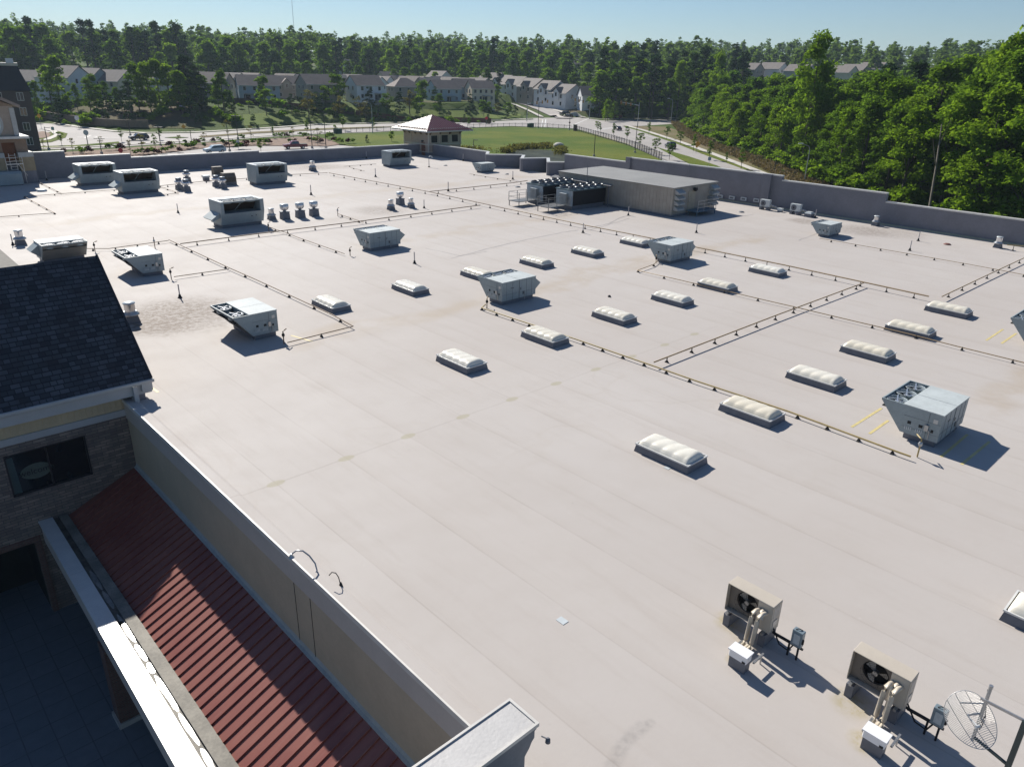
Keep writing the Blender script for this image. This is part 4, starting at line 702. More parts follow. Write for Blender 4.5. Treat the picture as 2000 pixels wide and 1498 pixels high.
# painted roof stripes
def stripe(a, b, lb): 
    a = P(*a, .006); b = P(*b, .006); d = (b-a).normalized(); n = Vector((-d.y, d.x, 0))*.055; t_ = MB().sheet([a-n, b-n, b+n, a+n]).build('roof_stripe', YEL); tag(t_, lb, 'painted stripe', 'yellow stripes painted on the roof')
for a, b, lb in (((1663,834),(1722,797),'yellow roof stripe left of the nearest unit, outer one'),((1698,847),(1735,821),'yellow roof stripe left of the nearest unit, inner one'),((1838,892),(1890,848),'yellow roof stripe in the shadow of the nearest unit, left one'),((1878,907),(1933,862),'yellow roof stripe in the shadow of the nearest unit, right one'),((1926,665),(1959,643),'yellow roof stripe near the right edge, left one'),((1956,671),(1985,651),'yellow roof stripe near the right edge, right one'),((293,755),(309,766),'yellow roof stripe beside the dark gable corner'),((568,655),(610,667),'faded yellow roof stripe right of the nearer left overhanging unit')): stripe(a, b, lb)
# ---------------------------------------------------------------- plant room and condensers
pm = thing('plant_room', 'long low tan metal plant room with hooded louvers at one end', 'plant room', (66.2, 51.3, 0)); bx0, bx1, by0, by1, bh = 62.4, 70.0, 43.6, 59.1, 2.85
def ribbed():
    m, t, b = nt('tan ribbed panels'); o, s = geo(t); q = mathn(t, 'FRACT', mathn(t, 'DIVIDE', mathn(t, 'ADD', s[0], s[1]), .42)); n = noise(t, o, 1.2, 4)
    c = mixc(t, ramp(t, n, .3, .7), (.31, .275, .23), (.36, .325, .275)); e = mathn(t, 'SUBTRACT', 1.0, ramp(t, q, .0, .12)); t.links.new(mixc(t, mathn(t, 'MULTIPLY', e, .35), c, (.12, .10, .08)), b.inputs['Base Color']); b.inputs['Roughness'].default_value = .6; bumpit(t, b, e, .6, .03); return m
q_ = lambda mb, n, m, par=pm, **k: spart(mb, n, m, par, **k)
RB = ribbed(); q_(MB().box(bx0, bx1, by0, by1, .22, bh-.06), 'wall', RB); q_(MB().box(bx0-.06, bx1+.06, by0-.06, by1+.06, 0, .22), 'base_curb', CURB)
q_(MB().hexa([(bx0-.1,by0-.1,bh-.06),(bx1+.1,by0-.1,bh-.06),(bx1+.1,by1+.1,bh-.06),(bx0-.1,by1+.1,bh-.06)], [(bx0-.1,by0-.1,bh),(bx1+.1,by0-.1,bh+.06),(bx1+.1,by1+.1,bh+.06),(bx0-.1,by1+.1,bh)]), 'roof', mat('grey plant room roof', (.24, .235, .22), .6, var=.1, scale=.4))
for x in (62.65, 68.7):
    for k in range(4): z = .62+k*.52; q_(MB().ext([(by0,z+.5),(by0-.55,z+.18),(by0-.55,z+.02),(by0,z+.02)], 'x', x, x+1.15), 'louver_hood', mat('grey hood metal', (.36, .37, .36), .5))
o = q_(MB().box(65.0, 66.2, by0-.04, by0, .5, 2.35), 'door', mat('cream door', (.36, .32, .24), .5)); q = MB().box(65.1, 65.2, by0-.1, by0-.04, 1.3, 1.4).build('handle', STEEL); q.parent = o
q_(MB().lathe([(.2,.2),(.22,0),(.12,-.15)], (65.9,by0-.2,2.42), 12), 'exhaust_cowl', BLACK)
pl = thing('plant_room_landing', 'blue painted landing with steel railing at the plant room door', 'landing', (66, 42.8, 0)); mb = MB(); mb.box(64.8, 68.2, 42.2, by0-.1, .42, .5); [mb.bar((x,y,0),(x,y,.42),.07) for x in (64.9,68.1) for y in (42.3,43.3)]; spart(mb, 'platform', mat('blue grey steel', (.10, .17, .22), .5), pl)
mb = MB()
for z in (.85, 1.2, 1.5): mb.bar((64.9,42.25,z),(68.15,42.25,z),.04).bar((68.15,42.25,z),(68.15,43.4,z),.04)
for x in (64.9,66.0,67.1,68.15): mb.bar((x,42.25,.5),(x,42.25,1.5),.04)
spart(mb, 'railing', STEEL, pl)
for i, (x0, x1, y0, y1, lb) in enumerate(((57.0,62.1,51.9,54.3,'condenser bank with dark coil face and two rows of fans, nearer the camera'),(56.95,61.9,56.1,58.6,'condenser bank behind its twin, left of the plant room'))):
    cd = thing('condenser_bank', lb, 'condenser', ((x0+x1)/2, (y0+y1)/2, 0), group='twin condenser banks beside the plant room'); e_ = lambda mb, n, m, **k: spart(mb, n, m, cd, **k)
    e_(MB().box(x0+.1, x1-.05, y0+.15, y1-.15, 0, .42), 'base_curb', CURB); e_(MB().box(x0, x1, y0+.08, y1-.08, .42, 1.95), 'cabinet', mat('blue grey panel', (.32, .37, .40), .4, var=.15, scale=2))
    e_(MB().box(x0+.12, x1-.02, y0, y0+.08, .46, 1.90), 'coil', mat('black coil', (.008, .008, .010), .6)); e_(MB().box(x0+.12, x1-.02, y1-.08, y1, .46, 1.90), 'coil', MC['black coil']); e_(MB().box(x0-.03, x1+.03, y0-.04, y1+.04, 1.95, 2.05), 'fan_deck', mat('teal blue deck', (.07, .12, .14), .5))
    for r_ in range(2):
        for k in range(5):
            cx = x0+.55+k*1.02; cy = y0+.62+r_*1.2; f = e_(MB().lathe([(.45,0),(.42,.14),(.42,.24),(.40,.24),(.38,.02)], (cx,cy,2.05), 16), 'fan', mat('dull fan steel', (.16, .17, .18), .45, .5)); bl = MB()
            for a4 in range(4): a = a4*math.pi/2+k; bl.add([(cx,cy,2.21),(cx+.37*math.cos(a),cy+.37*math.sin(a),2.19),(cx+.37*math.cos(a+.7),cy+.37*math.sin(a+.7),2.26)], [(0,1,2)])
            q = bl.lathe([(.13,2.19),(.13,2.33),(.08,2.37)], (cx,cy,0), 10).build('blades', BLACK); q.parent = f
    e_(MB().box(x0-.35, x0-.02, y0+.7, y0+1.5, .7, 1.62), 'control_box', mat('grey electric box', (.30, .31, .30), .45)); e_(MB().box(x0-.38, x0, y0+.66, y0+1.54, 1.62, 1.66), 'box_cap', WHITE)
    pp = MB()
    for k in range(5): pp.tube([(x0-.04,y0+.25+k*.12,.5),(x0-.08,y0+.3+k*.12,.9),(x0-.04,y0+.2+k*.1,1.3)], .025, 5)
    for k in range(4): pp.tube([(x1-.4,y0+.5+k*.35,1.75),(x1-.2,y0+.5+k*.35,2.05),(x1+.9,y0+.4+k*.35,2.05)], .035, 5)
    e_(pp, 'piping', STEEL)
    pt = thing('access_platform', 'steel access platform with rails at the end of the '+('nearer' if i == 0 else 'rear')+' condenser bank', 'platform', (x0-1.8, y0+.7, 0), group='access platforms at the condensers'); px0, px1, py0, py1 = x0-3.0, x0-.5, y0+.45, y0+2.0
    mb = MB(); mb.box(px0, px1, py0, py1, .50, .56); [mb.bar((x,y,0),(x,y,.5),.06) for x in (px0+.04,px1-.04) for y in (py0+.04,py1-.04)]; spart(mb, 'platform', mat('dark grating', (.12, .125, .13), .5), pt); mb = MB()
    for z in (.95, 1.45): mb.bar((px0,py0,z),(px0,py1,z),.03).bar((px0,py1,z),(px1,py1,z),.03).bar((px0,py0,z),(px1-.7,py0,z),.03)
    for x, y in ((px0,py0),(px0,py1),(px0+1.2,py0),(px0+1.2,py1),(px1,py1)): mb.bar((x,y,.5),(x,y,1.45),.045)
    spart(mb, 'railing', mat('dull rail steel', (.22, .23, .23), .5, .3), pt)
rk = thing('pipe_rack', 'dark overhead pipe rack between the condensers and the plant room', 'pipe rack', (62.6, 54, 0)); mb = MB()
for k in range(7): mb.tube([(62.0+k*.12,60.0,2.15+.02*k),(62.0+k*.12,51.2,2.15+.02*k)], .035, 5)
for y in (51.4,54.2,57,59.6): mb.bar((61.9,y,2.08),(63.0,y,2.08),.06)
mb.bar((61.95,51.4,0),(61.95,51.4,2.1),.07).bar((61.95,59.6,0),(61.95,59.6,2.1),.07); spart(mb, 'pipes', CURB, rk)
# small split units by the right parapet
def split(x, y, lb):
    p = P(x, y); t_ = thing('split_condenser', lb, 'air conditioner', p, group='small split condensers by the right parapet'); MB().box(-.1,.55,-.95,-.7,0,.32).box(-.1,.55,-.2,.05,0,.32).build('foot_block', CURB, t_); MB().box(0,.42,-1.0,.1,.32,1.05).build('cabinet', WHITE, t_, bevel=.02)
    r_ = MB().tube([(0,-.3,.68),(-.03,-.3,.68)], .29, 20, False).build('fan_grille', CURB, t_); MB().tube([(-.03,-.3,.68),(-.05,-.3,.68)], .1, 10, False).build('hub', BLACK, r_)
    MB().tube([(.3,-1.0,.6),(.3,-1.6,.45),(.3,-1.9,.3)], .07, 6).tube([(.5,-1.0,.4),(.5,-2.1,.3)], .05, 6).build('line_set', STEEL, t_); MB().box(.1,.6,-2.4,-1.9,.12,.36).build('line_cover', WHITE, t_); MB().box(.15,.55,-2.35,-1.95,0,.12).build('stand', CURB, t_)
split(1484, 409, 'small white split condenser by the parapet, nearer the plant room'); split(1543, 418, 'small white split condenser by the parapet, farther from the plant room')
p = P(1580, 424); t_ = thing('low_curb_vent', 'low white cap on a dark curb right of the split condensers', 'vent', p); MB().hexa([(-.4,-.4,0),(.4,-.4,0),(.4,.4,0),(-.4,.4,0)], [(-.35,-.35,.35),(.35,-.35,.35),(.35,.35,.35),(-.35,.35,.35)]).build('curb', CURB, t_); MB().hexa([(-.38,-.38,.35),(.38,-.38,.35),(.38,.38,.35),(-.38,.38,.35)], [(-.25,-.25,.52),(.25,-.25,.52),(.25,.25,.52),(-.25,.25,.52)]).build('cap', WHITE, t_)
# ---------------------------------------------------------------- the two foreground air conditioners
WHT2 = mat('clean white plastic', (.80, .80, .81), .35, var=.03)
BEIGE = mat('beige painted steel', (.50, .445, .37), .5, var=.05, scale=2, bump=.04); BEI2 = mat('dark beige recess', (.15, .13, .11), .6)
LG = mat('pale insulation jacket', (.55, .49, .40), .45, .1, var=.1, scale=6, bump=.2)
def make_ac():
    t_ = thing('air_conditioner', 'x', 'air conditioner', group='beige side discharge air conditioners in the foreground'); W, D, z0, z1 = 1.26, .44, .42, 1.235
    c = MB(); c.box(0,D,-W,0,z1-.02,z1).box(0,D,-W,0,z0,z0+.03).box(0,D,-.02,0,z0+.03,z1-.02).box(.0,D,-W,-W+.02,z0+.03,z1-.02).box(D-.02,D,-W+.02,-.02,z0+.03,z1-.02).box(0,.02,-W+.02,-.86,z0+.03,z1-.02); c.build('cabinet', BEIGE, t_, bevel=.008)
    N = 40; V = []; F = []; cy, cz, r = -.52, .86, .285; V2 = []
    for k in range(N): a = 2*math.pi*k/N; V.append((.13, cy+r*math.cos(a), cz+r*math.sin(a)))
    for k in range(N):
        a = 2*math.pi*k/N; cc, ss = math.cos(a), math.sin(a); e = min((.34 if cc > 0 else .33)/max(abs(cc), 1e-3), (.355 if ss > 0 else .40)/max(abs(ss), 1e-3)); V.append((.13, cy+e*cc, cz+e*ss))
    for k in range(N): V.append((.20, V[k][1], V[k][2]))
    F = [(k, (k+1) % N, N+(k+1) % N, N+k) for k in range(N)]+[(k, 2*N+k, 2*N+(k+1) % N, (k+1) % N) for k in range(N)]
    MB().add(V, F).box(.13,.16,-.18,-.02,z0+.03,z1-.02).build('fan_panel', BEI2, t_); MB().box(.33,.35,-.86,-.02,z0+.03,z1-.02).build('coil', DARK, t_); MB().box(.02,.15,-.88,-.86,z0+.03,z1-.02).build('inner_wall', BEIGE, t_)
    f = MB().tube([(.10,cy,cz),(.2,cy,cz)], .06, 14).build('fan', STEEL, t_); bl = MB()
    for k in range(3):
        a = k*2*math.pi/3+.9; pts = [(.14,.05,a-.3),(.12,.255,a-.42),(.15,.265,a),(.20,.25,a+.42),(.18,.05,a+.3)]; bl.add([(x, cy+rr*math.cos(b), cz+rr*math.sin(b)) for x, rr, b in pts], [(0,1,2,3,4)])
    bl.build('blade', mat('grey fan blade', (.30, .28, .25), .5), f)
    gd = MB()
    for k in range(1, 7): gd.tube([(.03,cy+.29*k/6*math.cos(a),cz+.29*k/6*math.sin(a)) for a in [2*math.pi*i/20 for i in range(21)]], .0025, 4)
    for k in range(6): a = k*math.pi/6; gd.bar((.03,cy-.3*math.cos(a),cz-.3*math.sin(a)),(.03,cy+.3*math.cos(a),cz+.3*math.sin(a)),.005)
    gd.build('fan_guard', BLACK, t_)
    for y0 in (-.22, -1.2): s_ = MB().box(-.06,.52,y0,y0+.17,.0,.36).build('stand', CURB, t_); MB().box(-.10,.55,y0+.05,y0+.11,.36,.42).build('rail', STEEL, s_)
    MB().box(-.012,0,-1.05,-.9,.72,.98).build('label_plate', WHITE, t_); vp = MB(); [vp.box(.08+k*.07,.12+k*.07,-W-.008,-W,.85,1.15) for k in range(4)]; vp.box(.1,.3,-W-.012,-W,.6,.75).build('side_louvers', STEEL, t_)
    # insulated refrigerant pipes
    for k, (y, xo) in enumerate(((-.88,-.20),(-1.06,-.24),(-1.0,-.10))):
        x_ = xo-.05*(k < 2); MB().tube([(-.0,y-.05,.98),(x_*.6,y-.03,1.02),(x_,y,.98),(x_-.02,y+.01,.86),(x_-.08,y+.02,.22),(x_-.14,y+.02,.12),(x_-.62,y+.03,.12)][: 7], .052, 10).build('insulated_pipe', LG, t_)
    # white service box on a curb, unistrut rails
    b = MB().box(-1.24,-.98,-1.38,-.92,.30,.50).build('pipe_cover', WHT2, t_, bevel=.015); MB().box(-1.27,-.95,-1.40,-.90,.50,.535).build('lid', WHT2, b); MB().box(-1.22,-.98,-1.36,-.94,0,.30).build('pipe_curb', CURB, t_); MB().box(-1.252,-1.24,-1.36,-1.28,.32,.37).build('sticker', DARK, b)
    for y in (-.86, -1.44):
        us = MB().bar((-.98,y,.26),(-.52,y,.26),.045); us.bar((-.6,y,0),(-.6,y,.24),.03); [us.box(-.95+k*.07,-.92+k*.07,y-.0225,y+.0225,.282,.288) for k in range(6)]
        us.build('strut_channel', STEEL, t_)
    # disconnect box on a strut frame
    fr = MB(); fr.bar((.18,-1.26,.40),(.18,-2.02,.40),.045).bar((.30,-1.26,.28),(.30,-2.02,.28),.045); [fr.bar((.18,y,0),(.18,y,.42),.04) for y in (-1.72,-1.95)]; fr.tube([(.2,-1.26,.5),(.12,-1.5,.22),(.10,-1.75,.2),(.16,-1.85,.45)], .02, 6); fr.build('strut_frame', BLACK, t_)
    d = MB().box(.10,.26,-2.02,-1.76,.42,.86).build('disconnect_box', mat('blue grey switch box', (.17, .22, .25), .4), t_, bevel=.01); MB().box(.085,.10,-1.97,-1.82,.50,.78).build('switch_label', mat('pale switch label', (.40, .44, .46), .4), d); MB().tube([(.14,-1.82,.87),(.18,-1.88,.90),(.22,-1.95,.87)], .012, 6).box(.12,.16,-2.06,-2.02,.55,.68).build('switch_handle', BLACK, d)
    return t_
a0 = make_ac(); place(a0, (14.68, 7.38, 0), 0, 'beige air conditioner with pipes and a switch box, higher in the photo'); place(copy_tree(a0), (14.70, 4.20, 0), 0, 'beige air conditioner with pipes and a switch box, beside the grid dish')
# grid dish antenna and mast frame
an = thing('grid_antenna', 'wire grid dish antenna on a steel mast at the lower right corner', 'antenna', (15.0, 1.8, 0)); ZA, ZB = .62, 1.72
pA = P(1936, 1340, 1.95); base = Vector((pA.x, pA.y, 0)); mb = MB().tube([base+Vector((0,0,.5)), base+Vector((0,0,1.95))], .035, 10); mb.tube([base+Vector((0,0,1.9)), base+Vector((0,0,1.97))], .04, 10); an_ = lambda mb, n, m: spart(mb, n, m, an)
an_(mb, 'mast', STEEL)
f1 = P(1915, 1363, 1.72); f2 = P(2003, 1408, 1.72); e2 = f2+(f2-f1)*.6; lo = Vector((f2.x, f2.y, 0)); an_(MB().bar(f1, e2, .035, .05), 'arm', STEEL); mb = MB().bar(lo, lo+Vector((0,0,1.72)), .10).bar((base.x,base.y,.6), (lo.x,lo.y,.55), .05); an_(mb, 'frame', mat('dark green steel', (.035, .06, .06), .4))
dc = P(1893, 1394, 1.25); vd = Vector((-.62, -.52, .25)).normalized(); ctr = P(1889, 1396, 1.15); ax_u = Vector((0,0,1)); ax_r = vd.cross(ax_u).normalized(); ax_t = ax_r.cross(vd).normalized()
A_, B_ = .60, .40; mb = MB(); rib = MB(); 
def dpt(u, v): return ctr+ax_r*u*B_*1.0+ax_t*v*A_+vd*(.24*(u*u*(B_/A_)**2+v*v))
ca, sa = math.cos(.62), math.sin(.62)
def dq(u, v): # ellipse tilted like in the photo
    X_, Y_ = u*.44, v*.66; return ctr+ax_r*(X_*ca+Y_*sa)+ax_t*(-X_*sa+Y_*ca)+vd*(.45*(X_*X_+Y_*Y_))
mb.tube([dq(math.cos(a), math.sin(a)) for a in [2*math.pi*k/48 for k in range(49)]], .008, 5)
for k in range(-17, 18):
    v = k/18; w_ = math.sqrt(1-v*v); mb.tube([dq(w_*s/4, v) for s in range(-4, 5)], .0055, 4)
for u in (-.45, 0, .45): rib.tube([dq(u, v*math.sqrt(1-u*u)/6) for v in range(-6, 7)], .007, 5)
rib.tube([ctr, base+Vector((0,0,1.25))], .022, 6).tube([dq(0,.5), base+Vector((0,0,1.5))], .014, 6).tube([dq(0,-.5), base+Vector((0,0,.8))], .014, 6)
an_(mb, 'dish_grid', mat('pale grid wire', (.62, .61, .59), .4, .3)); an_(rib, 'dish_rib', STEEL)
an_(MB().tube([ctr, ctr+vd*.42], .015, 8).tube([ctr+vd*.40-ax_r*.04, ctr+vd*.46+ax_r*.05], .03, 8), 'feed_horn', mat('pale grey tube', (.5, .52, .53), .4))
cbp = [base+Vector((.05,0,1.6)), base+Vector((.12,.05,1.75))]+[base+Vector((.12+.16*math.cos(a), -.05, .95+.16*math.sin(a))) for a in [k*.5 for k in range(13)]]; an_(MB().tube(cbp, .010, 6), 'cable', BLACK)
# ---------------------------------------------------------------- trees
LA = leaf_mat('bright spring leaves', (.100, .190, .016), (.215, .330, .034)); LB = leaf_mat('mid green leaves', (.072, .155, .020), (.155, .250, .034)); LP = leaf_mat('dark pine needles', (.028, .062, .022), (.062, .110, .034), .15)
LO = leaf_mat('olive new leaves', (.10, .10, .035), (.16, .15, .05)); LR = leaf_mat('dark red shrub leaves', (.06, .015, .02), (.11, .03, .03), .2); LD = leaf_mat('distant wood leaves', (.078, .145, .030), (.155, .235, .050))
BARK = mat('grey brown bark', (.10, .08, .06), .9, var=.3, scale=2, bump=.4); BARKL = mat('pale bark', (.17, .145, .115), .85, var=.2)
def quads(C, S, rng, up=.75):
    n = len(C); N = rng.normal(size=(n, 3)); N[:, 2] = np.abs(N[:, 2])+up; N /= np.linalg.norm(N, axis=1)[:, None]
    T = np.cross(N, rng.normal(size=(n, 3))); T /= np.linalg.norm(T, axis=1)[:, None]; B = np.cross(N, T); s = (S*rng.uniform(.6, 1.25, n))[:, None]
    return np.stack([C-T*s, C-B*s*.7, C+T*s, C+B*s*.7], 1).reshape(-1, 3)
def leafmesh(name, V, m, parent=None):
    n = len(V)//4; me = bpy.data.meshes.new(name); me.vertices.add(4*n); me.vertices.foreach_set('co', V.astype(np.float32).ravel()); me.loops.add(4*n); me.loops.foreach_set('vertex_index', np.arange(4*n, dtype=np.int32))
    me.polygons.add(n); me.polygons.foreach_set('loop_start', np.arange(0, 4*n, 4, dtype=np.int32)); me.update(calc_edges=True); me.materials.append(m)
    o = bpy.data.objects.new(name, me); col.objects.link(o)
    if parent is not None: o.parent = parent
    return o
def crown(kind, Ht, wd, rng, nl, leaf, dens=1.0):
    L = []
    if kind == 'broad':
        K = nl
        for _ in range(K):
            q = rng.uniform(0, 1)**.85; z = Ht*(.07+.83*q); rr = wd*math.sin(math.pi*min(1, (q*.66+.27)))**.9*rng.uniform(.3, 1.0); a = rng.uniform(0, 2*math.pi); L.append((rr*math.cos(a), rr*math.sin(a), z, wd*rng.uniform(.22, .44), .85))
        L += [(0, 0, Ht*.82, wd*.46, .9), (wd*.12, 0, Ht*.88, wd*.36, .9), (-wd*.2, wd*.1, Ht*.80, wd*.36, .9)]
    elif kind == 'pine':
        for _ in range(nl):
            q = rng.uniform(0, 1)**.9; z = Ht*(.30+.62*q); rr = wd*(1-q*.7)*rng.uniform(.15, 1.0); a = rng.uniform(0, 2*math.pi); L.append((rr*math.cos(a), rr*math.sin(a), z, wd*rng.uniform(.26, .44), .6))
        L += [(0, 0, Ht*.86, wd*.42, .8), (0, 0, Ht*.91, wd*.32, .9)]
    elif kind == 'cone':
        for _ in range(nl):
            q = rng.uniform(0, 1)**1.3; z = Ht*(.05+.92*q); rr = wd*(1-q)**.8*rng.uniform(.4, 1.0); a = rng.uniform(0, 2*math.pi); L.append((rr*math.cos(a), rr*math.sin(a), z, wd*rng.uniform(.22, .35), .9))
    elif kind == 'young':
        for _ in range(nl):
            q = rng.uniform(0, 1); z = Ht*(.32+.62*q); rr = wd*math.sin(math.pi*(.15+.75*q))*rng.uniform(.1, 1); a = rng.uniform(0, 2*math.pi); L.append((rr*math.cos(a), rr*math.sin(a), z, wd*rng.uniform(.25, .42), 1.0))
    else:
        for _ in range(nl): a = rng.uniform(0, 2*math.pi); rr = wd*rng.uniform(0, .7); L.append((rr*math.cos(a), rr*math.sin(a), Ht*rng.uniform(.3, .75), wd*rng.uniform(.3, .5), Ht/wd*.6))
    C = []
    for x, y, z, r_, fl in L:
        n = max(6, int(dens*5.2*(r_/leaf)**2)); d = rng.normal(size=(n, 3)); d /= np.linalg.norm(d, axis=1)[:, None]; d[:, 2] = np.where(d[:, 2] < -.2, -d[:, 2]*.5, d[:, 2]); rad = r_*rng.uniform(.55, 1.08, n)[:, None]
        C.append(np.array([x, y, z])+d*rad*np.array([1, 1, fl]))
    return np.concatenate(C), L
def make_tree(name, kind, Ht, wd, nl, leaf, lm, seed, cat='tree', bark=None, dens=1.0, limbs=9):
    rng = np.random.default_rng(seed); t_ = thing(name, 'x', cat); C, L = crown(kind, Ht, wd, rng, nl, leaf, dens); leafmesh('crown', quads(C, np.full(len(C), leaf), rng), lm, t_)
    tr = MB(); top = Ht*(.9 if kind != 'broad' else .75); r0_ = max(.04, Ht*.011); tr.tube([(0,0,-.8),(rng.uniform(-.1,.1)*wd*.3,rng.uniform(-.1,.1)*wd*.3,top*.5),(0,0,top)], [r0_*1.4, r0_, r0_*.25], 6)
    for x, y, z, r_, f in L[:limbs]: zz = max(z*.55, Ht*.15) if kind != 'cone' else z; tr.tube([(0,0,zz),(x*.5,y*.5,(zz+z)/2+.1),(x,y,z)], [r0_*.45, r0_*.3, r0_*.1], 4)
    if kind != 'bush': tr.build('trunk', bark or BARK, t_)
    return t_
SRC = {}
def variants(key, n, *a, **k): SRC[key] = [make_tree(*a, seed=100+i*17+len(SRC)*31, **k) for i in range(n)]; return SRC[key]
ph = lambda **k: None
variants('near', 6, 'broadleaf_tree', 'broad', 20, 4.9, 52, .33, LA, dens=.85); variants('nearb', 3, 'broadleaf_tree', 'broad', 20, 4.7, 50, .33, LB, dens=.85)
variants('mid', 4, 'broadleaf_tree', 'broad', 20, 5.4, 46, .60, LB); variants('mida', 3, 'broadleaf_tree', 'broad', 20, 5.5, 46, .60, LA); variants('pine', 4, 'pine_tree', 'pine', 24, 3.9, 34, .55, LP, limbs=14)
variants('cone', 2, 'evergreen_tree', 'cone', 6, 1.8, 26, .30, LP); variants('lawn', 3, 'young_tree', 'young', 8, 2.4, 26, .24, LA, dens=1.2); variants('olive', 2, 'young_tree', 'young', 7, 2.0, 18, .22, LO, dens=.7)
variants('street', 3, 'street_tree', 'young', 5, 1.15, 16, .15, LB, dens=1.3); variants('sparse', 2, 'young_tree', 'young', 5, 1.3, 12, .16, LO, dens=.45)
variants('bush', 2, 'shrub', 'bush', 1.2, .8, 9, .16, LB, cat='shrub'); variants('redbush', 2, 'shrub', 'bush', 1.2, .8, 9, .16, LR, cat='shrub'); variants('bigbush', 2, 'shrub', 'bush', 3, 2.2, 12, .34, LA, cat='shrub')
used = set()
NEAR_WORD = {}
def tree(key, x, y, s, label, group=None, z=None, sx=1.0):
    v = SRC[key]; i = rnd.randrange(len(v)); o = v[i]
    if (key, i) in used: o = copy_tree(v[i])
    used.add((key, i)); z = float(hgt(x, y)) if z is None else z; o.location = (x, y, z); o.rotation_euler = (0, 0, rnd.uniform(0, 6.28)); o.scale = (s*sx, s*sx, s); o['label'] = label
    if group: o['group'] = group
    elif 'group' in o.keys(): del o['group']
    return o
# right wood: rows of tall trees beginning beyond the road verge
E_ = [P(x, y, GZ) for x, y in ((1332,240),(1352,259),(1400,283),(1500,317),(1600,361),(1700,391),(1800,419))]+[Vector((118,20,GZ)), Vector((113,-15,GZ)), Vector((110,-50,GZ))]
def along(off, step):
    out = []; acc = 0; prev = None
    for a, b in zip(E_[:-1], E_[1:]):
        u = (b-a); Ln = u.length; u.normalize(); n = Vector((-u.y, u.x, 0)) if (-u.y)*1 > 0 else Vector((u.y, -u.x, 0)); d = -acc % step
        while d < Ln: out.append(a+u*d+n*off); d += step
        acc += Ln
    return out
for row, (off, step, sc0, keys) in enumerate(((5, 8.0, .82, ('near','near','nearb')), (12, 8.2, .98, ('near','near','nearb')), (21, 9, 1.08, ('near','nearb','mid')), (33, 10, 1.1, ('near','mid','pine')), (48, 11, 1.06, ('mida','mid','pine')), (66, 12, 1.02, ('mida','mid','pine')), (88, 14, 1.02, ('mid','mida','pine')))):
    pts = along(off, step); nn = len(pts)
    for i, p in enumerate(pts):
        x = p.x+rnd.uniform(-2, 2); y = p.y+rnd.uniform(-2, 2); px = CX+FPX*np.dot(np.array([x, y, 0-H]), rt)/np.dot(np.array([x, y, 0-H]), fw)
        if px > 2150 or px < 1300: continue
        k = keys[rnd.randrange(3)]; f = np.interp(px, [1300,1380,1440,1520,1560,1620,1650,1700,1800,1900,1960,2100], [1.0,.92,.76,.80,.92,.92,.86,.98,1.02,1.08,1.18,1.2])
        kind = {'near':'bright leafy tree','nearb':'darker leafy tree','mid':'green leafy tree','mida':'light green leafy tree','pine':'dark pine tree'}[k]
        where = ['in the front row of the right wood','behind the front row of the right wood','inside the right wood','deep in the right wood','far back in the right wood','far back in the right wood','at the back of the right wood'][row]
        part_ = 'at its right end' if px > 1850 else ('right of the leaning trunk' if px > 1700 else ('by the street lamp' if px > 1520 else 'near the road bend'))
        tree(k, x, y, sc0*f*rnd.uniform(.86, 1.14)*(.83 if k == 'pine' else 1), '%s %s, %s' % (kind, where, part_), 'trees of the right wood')
for px_, lb, s_, r_ in ((1595,'very tall open crowned tree standing above the right wood',1.50,190),(1330,'tall leafy tree rising above the wood beyond the crossroads',1.30,360),(1405,'tall ragged tree between the far house roofs',1.38,330),(1975,'tallest leafy tree at the right edge of the photo',1.42,150)):
    x, y = pol(azi(px_), r_); tree('near', x, y, s_, lb, sx=.60)
lt = thing('leaning_trunk', 'pale bare leaning trunk at the front of the right wood', 'tree trunk', P(1812, 425, GZ)); MB().tube([(0,0,0),(3.4,1.6,7),(6.4,3.2,13)], [.20,.15,.08], 8).tube([(3.4,1.6,7),(3.1,2.2,9),(2.4,2.6,11)], [.1,.06,.03], 6).tube([(4.9,2.4,10),(5.6,2.2,12),(5.7,1.8,14)], [.09,.06,.03], 6).build('trunk', BARKL, lt)
for i in range(46):
    p = E_[0].lerp(E_[1], 0) if False else None; k = i/45*6.6; j = min(int(k), 8); q = E_[j].lerp(E_[j+1], k-j); u = (E_[j+1]-E_[j]).normalized(); n = Vector((abs(u.y), -u.x if u.y < 0 else u.x, 0)); q = q+Vector((1.8, .6, 0))*rnd.uniform(.2, 1.8)
    tree('bigbush', q.x, q.y, rnd.uniform(.6, 1.5), 'green shrub at the foot of the right wood', 'shrubs along the wood edge')
# central wood beyond the crossroads
for r_, step in ((366, 8), (378, 8), (392, 9), (408, 9), (426, 10), (448, 11), (474, 12)):
    a = math.radians(45.5)
    while a < math.radians(59):
        x, y = pol(a+rnd.uniform(-.004, .004), r_+rnd.uniform(-4, 4)); a += step/r_
        if r_ < 445 and a < math.radians(50.0): continue
        k = ('pine','mid','pine','mid','mida')[rnd.randrange(5)]; tree(k, x, y, rnd.uniform(.85, 1.15)*(1.06 if k == 'pine' else .98), {'pine':'tall dark pine','mid':'green leafy tree','mida':'light green leafy tree'}[k]+' in the dark wood beyond the crossroads'+(', at its front' if r_ < 395 else ', farther back'), 'trees beyond the crossroads')
